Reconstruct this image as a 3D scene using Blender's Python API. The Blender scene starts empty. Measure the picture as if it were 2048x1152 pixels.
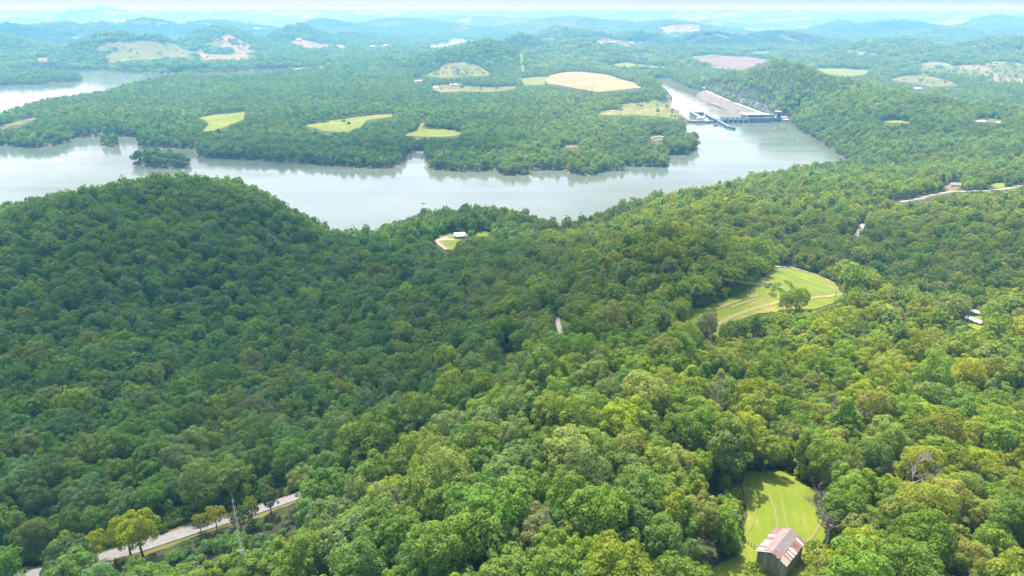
import bpy, bmesh, math, random
import numpy as np
from mathutils import Vector, Matrix

random.seed(7)
RNG = np.random.default_rng(11)
scene = bpy.context.scene
COL = scene.collection

# ------------------------------------------------------------------ camera
FPX = 1420.0                      # focal length in pixels of a 2048 px wide frame
CAM_H = 300.0
PITCH = math.atan((576 - 15) / FPX)
cam_data = bpy.data.cameras.new('camera')
cam_data.sensor_width = 36.0
cam_data.lens = 36.0 * FPX / 2048.0
cam_data.clip_start = 1.0
cam_data.clip_end = 200000.0
cam = bpy.data.objects.new('camera', cam_data)
cam.location = (0, 0, CAM_H)
cam.rotation_euler = (math.pi / 2 - PITCH, 0, 0)
COL.objects.link(cam)
scene.camera = cam

# ------------------------------------------------------------------ sky, sun, exposure
SUN_EL = math.radians(64)
SUN_AZ = math.radians(-17)        # measured from +Y (straight ahead) towards +X
SUN_DIR = np.array([math.cos(SUN_EL) * math.sin(SUN_AZ), math.cos(SUN_EL) * math.cos(SUN_AZ), math.sin(SUN_EL)])
world = bpy.data.worlds.new('World')
scene.world = world
world.use_nodes = True
wn = world.node_tree
wn.nodes.clear()
w_out = wn.nodes.new('ShaderNodeOutputWorld')
w_bg = wn.nodes.new('ShaderNodeBackground')
w_sky = wn.nodes.new('ShaderNodeTexSky')
w_sky.sky_type = 'NISHITA'
w_sky.sun_disc = False
w_sky.sun_elevation = SUN_EL
w_sky.sun_rotation = SUN_AZ
w_sky.altitude = 300
w_sky.air_density = 1.0
w_sky.dust_density = 4.0
w_sky.ozone_density = 1.0
w_bg.inputs['Strength'].default_value = 0.15
wn.links.new(w_sky.outputs[0], w_bg.inputs['Color'])
wn.links.new(w_bg.outputs[0], w_out.inputs['Surface'])

sun_data = bpy.data.lights.new('sun', 'SUN')
sun_data.energy = 4.2
sun_data.angle = math.radians(0.53)
sun_data.color = (1.0, 0.95, 0.86)
sun = bpy.data.objects.new('sun', sun_data)
sun.rotation_euler = Vector(SUN_DIR).to_track_quat('Z', 'Y').to_euler()
sun.location = (0, 0, 3000)
COL.objects.link(sun)

scene.view_settings.view_transform = 'Standard'
scene.view_settings.look = 'None'
scene.view_settings.gamma = 1.0
scene.view_settings.use_curve_mapping = False
scene.view_settings.exposure = 1.55
scene.cycles.use_denoising = True
scene.cycles.max_bounces = 6
scene.cycles.diffuse_bounces = 4
scene.cycles.glossy_bounces = 2
scene.cycles.transmission_bounces = 4
scene.cycles.transparent_max_bounces = 24
scene.cycles.volume_bounces = 0
scene.cycles.caustics_reflective = False
scene.cycles.caustics_refractive = False
scene.cycles.sample_clamp_indirect = 6.0

# ------------------------------------------------------------------ small maths helpers
SP, CP = math.sin(PITCH), math.cos(PITCH)

def ray(u, v):
    a = (u - 1024.0) / FPX
    b = (576.0 - v) / FPX
    return np.array([a, CP + b * SP, -SP + b * CP])

def on_z(u, v, z):
    """the point of the plane at height z that is seen at picture position (u, v)"""
    d = ray(u, v)
    t = (z - CAM_H) / d[2]
    return np.array([d[0] * t, d[1] * t, z])

def at_depth(u, v, y):
    d = ray(u, v)
    t = y / d[1]
    return np.array([d[0] * t, y, CAM_H + d[2] * t])

def project(P):
    P = np.asarray(P, float)
    x, y, z = P[..., 0], P[..., 1], P[..., 2] - CAM_H
    dep = y * CP - z * SP
    up = y * SP + z * CP
    dep = np.maximum(dep, 1.0)
    return 1024 + FPX * x / dep, 576 - FPX * up / dep, dep

def smooth(a, b, x):
    t = np.clip((x - a) / (b - a), 0, 1)
    return t * t * (3 - 2 * t)

_perm = np.random.default_rng(5).random((256, 256))

def vnoise(x, y):
    xi = np.floor(x).astype(np.int64); yi = np.floor(y).astype(np.int64)
    fx = x - xi; fy = y - yi
    fx = fx * fx * (3 - 2 * fx); fy = fy * fy * (3 - 2 * fy)
    g = lambda i, j: _perm[i & 255, j & 255]
    return (g(xi, yi) * (1 - fx) + g(xi + 1, yi) * fx) * (1 - fy) + (g(xi, yi + 1) * (1 - fx) + g(xi + 1, yi + 1) * fx) * fy

def fbm(x, y, octaves=4):
    s = 0; a = 0.5; n = 0
    for k in range(octaves):
        s = s + a * vnoise(x * 2 ** k + 17.3 * k, y * 2 ** k - 9.1 * k); n += a; a *= 0.5
    return s / n

def inside(poly, x, y):
    poly = np.asarray(poly, float)
    r = np.zeros(np.shape(x), bool)
    n = len(poly)
    for i in range(n):
        x0, y0 = poly[i][:2]; x1, y1 = poly[(i + 1) % n][:2]
        if y0 == y1: continue
        c = ((y0 > y) != (y1 > y)) & (x < (x1 - x0) * (y - y0) / (y1 - y0) + x0)
        r ^= c
    return r

def signed_distance(poly, x, y):
    """positive outside the polygon, negative inside"""
    d2 = np.full(np.shape(x), 1e18)
    n = len(poly)
    for i in range(n):
        x0, y0 = poly[i][:2]; x1, y1 = poly[(i + 1) % n][:2]
        ex, ey = x1 - x0, y1 - y0
        L = ex * ex + ey * ey + 1e-9
        t = np.clip(((x - x0) * ex + (y - y0) * ey) / L, 0, 1)
        d2 = np.minimum(d2, (x - x0 - t * ex) ** 2 + (y - y0 - t * ey) ** 2)
    d = np.sqrt(d2)
    return np.where(inside(poly, x, y), -d, d)

# ------------------------------------------------------------------ materials
def new_mat(name):
    m = bpy.data.materials.new(name)
    m.use_nodes = True
    nt = m.node_tree
    for n in list(nt.nodes): nt.nodes.remove(n)
    return m, nt, nt.nodes, nt.links

def simple_mat(name, color, rough=0.8, vary=0.25, scale=0.6, metal=0.0, bump=0.0, color2=None, detail=5.0):
    m, nt, N, L = new_mat(name)
    out = N.new('ShaderNodeOutputMaterial'); b = N.new('ShaderNodeBsdfPrincipled')
    b.inputs['Roughness'].default_value = rough; b.inputs['Metallic'].default_value = metal
    geo = N.new('ShaderNodeNewGeometry')
    nz = N.new('ShaderNodeTexNoise'); nz.inputs['Scale'].default_value = scale; nz.inputs['Detail'].default_value = detail
    nz.inputs['Roughness'].default_value = 0.65
    L.new(geo.outputs['Position'], nz.inputs['Vector'])
    rp = N.new('ShaderNodeValToRGB')
    rp.color_ramp.elements[0].position = 0.32; rp.color_ramp.elements[1].position = 0.68
    c = np.array(color)
    rp.color_ramp.elements[0].color = (*np.clip(c * (1 - vary), 0, 1), 1)
    rp.color_ramp.elements[1].color = (*(np.clip(c * (1 + vary), 0, 1) if color2 is None else np.array(color2)), 1)
    L.new(nz.outputs['Fac'], rp.inputs['Fac']); L.new(rp.outputs['Color'], b.inputs['Base Color'])
    if bump:
        bp = N.new('ShaderNodeBump'); bp.inputs['Strength'].default_value = bump; bp.inputs['Distance'].default_value = 0.3
        L.new(nz.outputs['Fac'], bp.inputs['Height']); L.new(bp.outputs[0], b.inputs['Normal'])
    L.new(b.outputs[0], out.inputs['Surface'])
    return m

def leaf_mat(name):
    m, nt, N, L = new_mat(name)
    out = N.new('ShaderNodeOutputMaterial')
    att = N.new('ShaderNodeAttribute'); att.attribute_type = 'INSTANCER'; att.attribute_name = 'tint'
    geo = N.new('ShaderNodeNewGeometry')
    nz = N.new('ShaderNodeTexNoise'); nz.inputs['Scale'].default_value = 0.35; nz.inputs['Detail'].default_value = 3
    L.new(geo.outputs['Position'], nz.inputs['Vector'])
    add = N.new('ShaderNodeMath'); add.operation = 'ADD'
    L.new(nz.outputs['Fac'], add.inputs[0]); L.new(geo.outputs['Random Per Island'], add.inputs[1])
    mr = N.new('ShaderNodeMapRange'); mr.inputs['From Min'].default_value = 0.2; mr.inputs['From Max'].default_value = 1.6
    mr.inputs['To Min'].default_value = 0.72; mr.inputs['To Max'].default_value = 1.36
    L.new(add.outputs[0], mr.inputs['Value'])
    mul = N.new('ShaderNodeVectorMath'); mul.operation = 'SCALE'
    L.new(att.outputs['Color'], mul.inputs[0]); L.new(mr.outputs[0], mul.inputs['Scale'])
    d = N.new('ShaderNodeBsdfPrincipled'); d.inputs['Roughness'].default_value = 0.7
    d.inputs['Specular IOR Level'].default_value = 0.12
    t = N.new('ShaderNodeBsdfTranslucent')
    tint = N.new('ShaderNodeVectorMath'); tint.operation = 'MULTIPLY'; tint.inputs[1].default_value = (1.5, 1.45, 0.55)
    L.new(mul.outputs[0], tint.inputs[0])
    L.new(mul.outputs[0], d.inputs['Base Color']); L.new(tint.outputs[0], t.inputs['Color'])
    mx = N.new('ShaderNodeMixShader'); mx.inputs[0].default_value = 0.42
    L.new(d.outputs[0], mx.inputs[1]); L.new(t.outputs[0], mx.inputs[2]); L.new(mx.outputs[0], out.inputs['Surface'])
    return m

M_LEAF = leaf_mat('broad_leaves')
M_BARK = simple_mat('bark', (0.13, 0.10, 0.075), 0.9, 0.3, 2.0)
M_DEADWOOD = simple_mat('dead_wood', (0.21, 0.175, 0.15), 0.9, 0.25, 1.5)

# ------------------------------------------------------------------ mesh helpers
class MB:
    """collects shapes that become one mesh object"""
    def __init__(self): self.v = []; self.f = []; self.m = []
    def add(self, verts, faces, mat=0):
        o = len(self.v)
        self.v.extend([tuple(map(float, p)) for p in verts]); self.f.extend([tuple(i + o for i in f) for f in faces]); self.m.extend([mat] * len(faces))
        return self
    def box(self, c, s, rz=0.0, mat=0, taper=1.0):
        hx, hy, hz = s[0] / 2, s[1] / 2, s[2] / 2
        cr, sr = math.cos(rz), math.sin(rz)
        vs = []
        for z, k in ((-hz, 1.0), (hz, taper)):
            for x, y in ((-hx, -hy), (hx, -hy), (hx, hy), (-hx, hy)):
                x *= k; y *= k
                vs.append((c[0] + x * cr - y * sr, c[1] + x * sr + y * cr, c[2] + z))
        return self.add(vs, [(3, 2, 1, 0), (4, 5, 6, 7), (0, 1, 5, 4), (1, 2, 6, 5), (2, 3, 7, 6), (3, 0, 4, 7)], mat)
    def tube(self, pts, radii, n=6, mat=0, cap=True):
        pts = [np.array(p, float) for p in pts]
        if np.isscalar(radii): radii = [radii] * len(pts)
        rings = []
        for i, p in enumerate(pts):
            d = pts[min(i + 1, len(pts) - 1)] - pts[max(i - 1, 0)]
            d = d / (np.linalg.norm(d) + 1e-9)
            a = np.array([0, 0, 1.0]) if abs(d[2]) < 0.9 else np.array([1.0, 0, 0])
            s = np.cross(d, a); s /= np.linalg.norm(s); t = np.cross(d, s)
            rings.append([p + radii[i] * (math.cos(2 * math.pi * k / n) * s + math.sin(2 * math.pi * k / n) * t) for k in range(n)])
        vs = [q for r in rings for q in r]; fs = []
        for i in range(len(pts) - 1):
            for k in range(n):
                fs.append((i * n + k, i * n + (k + 1) % n, (i + 1) * n + (k + 1) % n, (i + 1) * n + k))
        if cap:
            fs.append(tuple(range(n))[::-1]); fs.append(tuple((len(pts) - 1) * n + k for k in range(n)))
        return self.add(vs, fs, mat)
    def prism(self, poly, z0, z1, mat=0):
        n = len(poly)
        vs = [(p[0], p[1], z0) for p in poly] + [(p[0], p[1], z1) for p in poly]
        fs = [tuple(range(n))[::-1], tuple(range(n, 2 * n))] + [(i, (i + 1) % n, n + (i + 1) % n, n + i) for i in range(n)]
        return self.add(vs, fs, mat)
    def mesh(self, name, mats, smooth_shade=False):
        me = bpy.data.meshes.new(name)
        me.from_pydata(self.v, [], self.f)
        for m in (mats if isinstance(mats, (list, tuple)) else [mats]): me.materials.append(m)
        if len(set(self.m)) > 1: me.polygons.foreach_set('material_index', self.m)
        if smooth_shade: me.polygons.foreach_set('use_smooth', [True] * len(me.polygons))
        me.update()
        return me
    def build(self, name, mats, parent=None, loc=(0, 0, 0), rz=0.0, smooth_shade=False):
        return link(name, self.mesh(name, mats, smooth_shade), parent, loc, rz)

def link(name, data, parent=None, loc=(0, 0, 0), rz=0.0):
    o = bpy.data.objects.new(name, data)
    COL.objects.link(o)
    o.location = tuple(float(q) for q in loc); o.rotation_euler = (0, 0, rz)
    if parent is not None: o.parent = parent
    return o

def tag(o, label=None, cat=None, group=None, kind=None):
    if label: o['label'] = label
    if cat: o['category'] = cat
    if group: o['group'] = group
    if kind: o['kind'] = kind
    return o

def thing(name, label, cat, loc, rz=0.0, group=None):
    return tag(link(name, None, None, loc, rz), label, cat, group)

def np_mesh(name, verts, quads, mats, smooth_shade=False, mat_idx=None):
    me = bpy.data.meshes.new(name)
    verts = np.asarray(verts, np.float32); quads = np.asarray(quads, np.int32)
    k = quads.shape[1]
    me.vertices.add(len(verts)); me.vertices.foreach_set('co', verts.ravel())
    me.loops.add(quads.size); me.loops.foreach_set('vertex_index', quads.ravel())
    me.polygons.add(len(quads)); me.polygons.foreach_set('loop_start', np.arange(len(quads), dtype=np.int32) * k)
    for m in (mats if isinstance(mats, (list, tuple)) else [mats]): me.materials.append(m)
    if mat_idx is not None: me.polygons.foreach_set('material_index', np.asarray(mat_idx, np.int32))
    if smooth_shade: me.polygons.foreach_set('use_smooth', np.ones(len(quads), bool))
    me.update(calc_edges=True)
    me.validate()
    return me

# ------------------------------------------------------------------ TERRAIN
# visible canopy points: picture position and height of the tree tops there (ground is CANOPY lower)
CANOPY = 16.0
CTRL = [
    # spur with the barn and the middle meadow
    (1500, 900, 166), (1500, 800, 157), (1500, 700, 146), (1250, 1080, 172), (1250, 900, 170), (1150, 760, 171),
    (1200, 690, 153), (1200, 600, 130), (1200, 520, 112), (1300, 455, 146), (1400, 466, 142), (1480, 500, 132), (1300, 520, 142), (1400, 540, 138),
    (900, 1000, 168), (900, 1130, 165), (1000, 850, 165), (1600, 500, 98), (1500, 450, 100), (1500, 400, 82), (1500, 362, 58), (1400, 385, 64), (1400, 420, 92),
    (1250, 440, 66), (1250, 420, 50), (1650, 342, 42),
    # valley on the left with the road, the hill by the lake behind
    (700, 950, 138), (550, 900, 107), (300, 900, 106), (300, 800, 90), (300, 700, 76), (300, 600, 82), (300, 500, 100), (320, 420, 106), (330, 362, 110),
    (150, 392, 106), (0, 432, 84), (0, 600, 92), (0, 800, 98), (0, 900, 102), (-150, 700, 100), (-150, 500, 95), (-200, 900, 106),
    (480, 390, 106), (600, 425, 70), (650, 450, 40), (685, 490, 22), (480, 500, 88), (560, 600, 62), (600, 700, 76), (600, 520, 62),
    # middle: low saddle and the wooded bank with the house
    (700, 600, 70), (700, 520, 62), (800, 448, 56), (950, 424, 58), (1060, 430, 44), (1125, 468, 24), (850, 700, 97), (850, 800, 124), (700, 850, 101),
    (850, 620, 90), (1050, 600, 114), (1000, 520, 82), (950, 480, 54), (850, 500, 58), (1130, 500, 84), (1000, 700, 122),
    # right side
    (1800, 1000, 166), (1800, 850, 157), (1800, 750, 147), (1750, 660, 128), (1850, 600, 92), (1850, 500, 86), (1850, 440, 82), (1850, 350, 64),
    (1850, 318, 44), (1730, 330, 24), (2040, 300, 62), (2040, 340, 74), (2040, 450, 92), (2040, 560, 96), (2040, 700, 130), (2000, 800, 147), (2040, 1100, 168), (1700, 450, 84),
    (1700, 540, 100), (2250, 600, 110), (2250, 900, 150), (2250, 400, 80), (1950, 650, 118),
]
# open ground seen directly
CTRL_G = [(1560, 1020, 150), (1500, 1080, 150), (1620, 1060, 150), (1550, 1140, 150), (1450, 645, 127), (1400, 625, 125), (1530, 580, 118), (1560, 540, 112), (1660, 590, 112),
          (400, 1058, 105), (590, 998, 114), (100, 1143, 97), (250, 1105, 101), (-100, 1180, 92), (920, 478, 36), (885, 490, 36),
          (1840, 398, 62), (2010, 380, 60), (1718, 465, 67), (1945, 640, 104), (1120, 660, 116), (500, 1230, 106)]
# hidden or far ground in plan: x, y, z
CTRL_W = [(0, -60, 150), (-200, -60, 115), (250, -60, 150), (-260, 120, 100), (300, 150, 150), (500, 300, 140), (-450, 200, 105),
          (-620, 890, 42), (-660, 980, 20), (-520, 960, 40), (-330, 1000, 50), (-440, 880, 84), (0, 1010, 8), (-300, 1130, 8), (-700, 1180, 8), (330, 1120, 10), (600, 1420, 10), (-900, 700, 80), (-1200, 900, 60), (900, 900, 70), (1200, 1400, 60),
          (0, 1500, 6), (-500, 1600, 8), (300, 1600, 8), (0, 2000, 10), (-700, 2000, 8), (400, 2000, 8), (-300, 2600, 12), (300, 2600, 12), (-900, 2500, 8), (0, 3300, 12),
          (-1500, 2400, 6), (-2200, 3000, 8), (-1500, 3500, 10), (700, 3300, 8), (-800, 3800, 15), (600, 4500, 15), (-2500, 5000, 25), (2500, 5000, 25), (0, 6000, 20),
          (900, 2800, 10), (1500, 2700, 14), (1700, 3500, 18), (1300, 2100, 22), (1500, 1800, 40), (2200, 2500, 30), (2600, 3600, 40), (-4000, 9000, 25), (4000, 9000, 25), (0, 12000, 20),
          (-20000, 40000, 20), (20000, 40000, 20), (0, 45000, 20), (-9000, 16000, 25), (9000, 16000, 25),
          # the bluff beside the dam
          (790, 1980, 40), (850, 1900, 68), (880, 1750, 60), (860, 2080, 78), (840, 2200, 100), (845, 2330, 124), (830, 2450, 132), (810, 2600, 100), (790, 2750, 52), (960, 2280, 98), (1035, 2250, 80), (980, 2450, 96), (960, 2650, 50), (1080, 2350, 30), (1000, 2000, 86), (1010, 1800, 66), (880, 1600, 42)]
P0 = (0.0, -260.0)

def to_lp(x, y):
    dx, dy = np.asarray(x) - P0[0], np.asarray(y) - P0[1]
    return np.arctan2(dx, dy), 0.5 * np.log(dx * dx + dy * dy)

pts = [on_z(u, v, z) - np.array([0, 0, CANOPY]) for u, v, z in CTRL] + [on_z(u, v, z) for u, v, z in CTRL_G] + [np.array(p, float) for p in CTRL_W]
pts = np.array(pts)
_ct, _cr = to_lp(pts[:, 0], pts[:, 1])
_C = np.stack([_ct, _cr], 1)

def _phi(a, b):
    d2 = ((a[:, None, :] - b[None, :, :]) ** 2).sum(-1)
    return np.sqrt(d2 + 0.04 ** 2)

_K = _phi(_C, _C) + np.eye(len(_C)) * -0.006
_A = np.block([[_K, np.ones((len(_C), 1))], [np.ones((1, len(_C))), np.zeros((1, 1))]])
_wgt = np.linalg.solve(_A, np.concatenate([pts[:, 2], [0.0]]))

def rbf(x, y):
    t, r = to_lp(x, y)
    q = np.stack([t.ravel(), r.ravel()], 1)
    o = np.empty(len(q))
    for i in range(0, len(q), 40000):
        o[i:i + 40000] = _phi(q[i:i + 40000], _C) @ _wgt[:-1] + _wgt[-1]
    return o.reshape(np.shape(x))

# distant hills: picture position of the top, distance, half widths left and right in pixels, half depth in metres
HILLS = [(235, 69, 4500, 110, 70, 330), (300, 72, 4600, 40, 60, 300), (440, 57, 5600, 85, 90, 420), (405, 62, 5600, 40, 40, 380), (590, 52, 6300, 60, 75, 420), (120, 46, 7200, 90, 110, 520), (195, 47, 7300, 50, 60, 500),
         (40, 31, 11500, 80, 60, 800), (170, 28, 13000, 70, 80, 800), (290, 41, 8600, 60, 120, 600), (20, 52, 6500, 140, 90, 500), (420, 44, 9000, 90, 130, 600), (650, 42, 9500, 60, 90, 600),
         (975, 84, 4000, 110, 100, 330), (960, 95, 3900, 170, 130, 300), (1045, 70, 5400, 45, 60, 330), (1120, 56, 6200, 80, 130, 480), (1160, 84, 4700, 90, 130, 380), (1240, 100, 4600, 90, 100, 330), (1270, 66, 6600, 60, 70, 400),
         (1420, 67, 6400, 60, 80, 330), (1550, 65, 6500, 80, 110, 340), (1480, 76, 6300, 90, 90, 300), (1800, 80, 4700, 150, 130, 420), (1720, 100, 4300, 120, 100, 330), (2060, 78, 4300, 190, 150, 420), (2010, 120, 3600, 90, 200, 330), (1900, 112, 3900, 100, 100, 300),
         (1990, 42, 9500, 70, 90, 600), (1650, 44, 9500, 90, 120, 600), (1790, 44, 9000, 100, 100, 600), (1500, 38, 11000, 110, 110, 700), (1330, 42, 9000, 100, 120, 600), (1150, 40, 11000, 120, 140, 700), (800, 40, 10500, 140, 140, 700), (900, 36, 12500, 200, 160, 800),
         (0, 80, 4600, 120, 110, 420), (-60, 60, 5200, 120, 90, 480), (150, 95, 4500, 90, 60, 300), (700, 66, 7000, 120, 110, 500), (1900, 60, 7000, 160, 120, 500), (820, 108, 4500, 120, 100, 320)]

WATER_MAIN = [(-420, 300), (3, 291), (65, 296), (113, 290), (143, 283), (148, 276), (205, 272), (287, 273), (273, 291), (301, 298), (335, 294), (386, 298), (393, 313), (444, 317), (513, 320),
              (615, 327), (670, 334), (700, 333), (761, 337), (796, 335), (811, 323), (813, 309), (830, 301), (849, 302), (850, 318), (861, 339), (905, 342), (946, 343), (994, 340), (1004, 350), (1055, 350),
              (1061, 340), (1131, 340), (1136, 348), (1182, 352), (1199, 344), (1247, 341), (1252, 332), (1288, 333), (1336, 334), (1339, 310), (1370, 309), (1396, 299), (1393, 275), (1375, 268), (1371, 246),
              (1420, 246), (1560, 243), (1572, 243), (1592, 257), (1640, 286), (1690, 318), (1712, 331),
              (1640, 348), (1560, 362), (1500, 374), (1400, 400), (1300, 427), (1200, 455), (1150, 470), (1125, 474), (1060, 460), (960, 450), (850, 464), (760, 482), (705, 496), (682, 496), (650, 474), (560, 436), (450, 408), (320, 392), (200, 400), (100, 424), (0, 452), (-420, 520)]
WATER_UP = [(-420, 250), (0, 241), (65, 215), (205, 193), (273, 174), (362, 156), (420, 150), (513, 148), (581, 141), (604, 136), (581, 136.3), (513, 140.5), (420, 145.5), (355, 148.5), (297, 146), (232, 143), (219, 138.5), (147, 139.5), (60, 142), (-420, 147)]
SPIT = [(-420, 182), (0, 171), (70, 169), (160, 162), (168, 158), (150, 153), (60, 150), (-420, 153)]
ISLE_A = [(262, 328), (300, 334), (350, 336), (382, 335), (384, 328), (340, 324), (270, 323)]
ISLE_B = [(202, 291), (222, 294), (241, 292), (240, 286), (218, 284), (203, 287)]
WATER_DOWN = [(1368, 236), (1352, 224), (1336, 214), (1344, 197), (1335, 183), (1322, 172), (1300, 162), (1318, 161), (1344, 176), (1378, 188), (1390, 193), (1430, 214), (1492, 235), (1500, 251), (1395, 251), (1374, 243)]
WATER_FAR = [(853, 98), (858, 90), (880, 85), (905, 82), (893, 77), (915, 76), (955, 80), (957, 83), (925, 88), (890, 97)]
WATER_FAR2 = [(1478, 60), (1530, 58.5), (1560, 60.5), (1525, 65)]
POND = [(-40, 270), (5, 264), (16, 267), (10, 273), (-40, 277)]
TAIL = -10.0
px_poly = lambda pp, z: np.array([on_z(u, v, z)[:2] for u, v in pp])
W_MAIN, W_UP, W_SPIT, W_IA, W_IB, W_DOWN, W_FAR, W_FAR2, W_POND = (px_poly(WATER_MAIN, 0), px_poly(WATER_UP, 0), px_poly(SPIT, 0), px_poly(ISLE_A, 0), px_poly(ISLE_B, 0), px_poly(WATER_DOWN, TAIL), px_poly(WATER_FAR, 0), px_poly(WATER_FAR2, 0), px_poly(POND, 0))

def terrain_height(x, y):
    r = np.hypot(x, y)
    near = np.ones(np.shape(x))
    z = rbf(x, y)
    z = z + (fbm(x / 70.0, y / 70.0, 3) - 0.5) * 7.0 * smooth(150, 400, r) * (1 - smooth(1500, 2500, y) * 0.5)
    far = smooth(2700, 4200, r)
    base_far = 6 + 18 * fbm(x / 900.0, y / 900.0, 4)
    z = z * (1 - far) + base_far * far
    ridged = 1 - np.abs(2 * fbm(x / 2600.0 + 3.1, y / 2600.0 + 8.7, 4) - 1)
    z = z + np.clip(ridged - 0.5, 0, 1) * 430 * smooth(7500, 17000, r)
    rough = (fbm(x / 260.0, y / 260.0, 3) - 0.5) * 20 * smooth(3500, 6000, r)
    bump = np.zeros(np.shape(x))
    for u, v, Y, wl, wr, d in HILLS:
        p = at_depth(u, v, Y)
        pxm = (Y * CP + (CAM_H - p[2]) * SP) / FPX
        zt = (p[2] - 12 - 14) * (1.08 if Y < 7500 else 1.0)
        dx = (x - p[0]); w = np.where(dx < 0, wl, wr) * pxm
        dd = np.where(y < Y, d * 1.25, d)
        q = (np.abs(dx) / w) ** 2 + (np.abs(y - Y) / dd) ** 2
        bump = np.maximum(bump, zt * np.exp(-q * 1.5))
    z = z + bump + rough * np.clip(0.4 + bump / 60, 0, 1)
    # shores: a narrow beach, then the natural slope
    z = np.maximum(z, 3.0)
    for poly, isl, rise, cap in ((W_MAIN, (W_IA, W_IB), 0.09, 0.75), (W_UP, (W_SPIT,), 0.09, 0.35), (W_POND, (), 0.09, 0.7), (W_FAR, (), 0.02, 0.03), (W_FAR2, (), 0.01, 0.012)):
        sd = signed_distance(poly, x, y)
        for ip in isl:
            si = signed_distance(ip, x, y)
            sd = np.where(sd < 0, np.maximum(sd, -si), sd)
        land = 0.15 + np.clip(sd, 0, 14) * rise + np.clip(sd - 4, 0, 1e6) * cap + np.clip(sd - (600 if cap < 0.1 else 1e6), 0, 1e6) * 0.5
        z = np.where(sd > 0, np.minimum(z, land), -0.2 - np.minimum(5, -sd * 0.12))
    sd = signed_distance(W_DOWN, x, y)
    z = np.where(sd < 0, TAIL - 0.2 - np.minimum(3, -sd * 0.15), np.where(z > 0, np.minimum(z, TAIL + 0.2 + np.where((x > 655) & (y > 2100), np.minimum(sd, 56) * 0.25 + np.clip(sd - 56, 0, 24) * 1.7 + np.maximum(sd - 80, 0) * 1.15, sd * 0.55)), z))
    return z

NT, NR = 500, 780
TH = np.linspace(math.radians(-52), math.radians(52), NT)
LR = np.linspace(math.log(190.0), math.log(64000.0), NR)
_T, _R = np.meshgrid(TH, LR)
GX = P0[0] + np.exp(_R) * np.sin(_T)
GY = P0[1] + np.exp(_R) * np.cos(_T)
GZ = terrain_height(GX, GY)

def ground(x, y):
    t, r = to_lp(x, y)
    fi = np.clip((r - LR[0]) / (LR[1] - LR[0]), 0, NR - 1.001); fj = np.clip((t - TH[0]) / (TH[1] - TH[0]), 0, NT - 1.001)
    i = fi.astype(int); j = fj.astype(int); a = fi - i; b = fj - j
    return (GZ[i, j] * (1 - a) + GZ[i + 1, j] * a) * (1 - b) + (GZ[i, j + 1] * (1 - a) + GZ[i + 1, j + 1] * a) * b

def gz(x, y): return float(ground(np.array([x], float), np.array([y], float))[0])

_ts = np.geomspace(80, 60000, 6000)

def at(u, v, lift=0.0):
    """first ground point seen at picture position (u, v)"""
    d = ray(u, v)
    t = _ts / d[1]
    X, Y, Z = d[0] * t, d[1] * t, CAM_H + d[2] * t
    below = Z < ground(X, Y) + lift
    k = int(np.argmax(below)) if below.any() else len(t) - 1
    if k == 0: return np.array([X[0], Y[0], gz(X[0], Y[0])])
    lo, hi = t[k - 1], t[k]
    for _ in range(18):
        m = (lo + hi) / 2; p = d * m
        if p[2] + CAM_H < gz(p[0], p[1]) + lift: hi = m
        else: lo = m
    p = d * hi
    return np.array([p[0], p[1], gz(p[0], p[1])])

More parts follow.
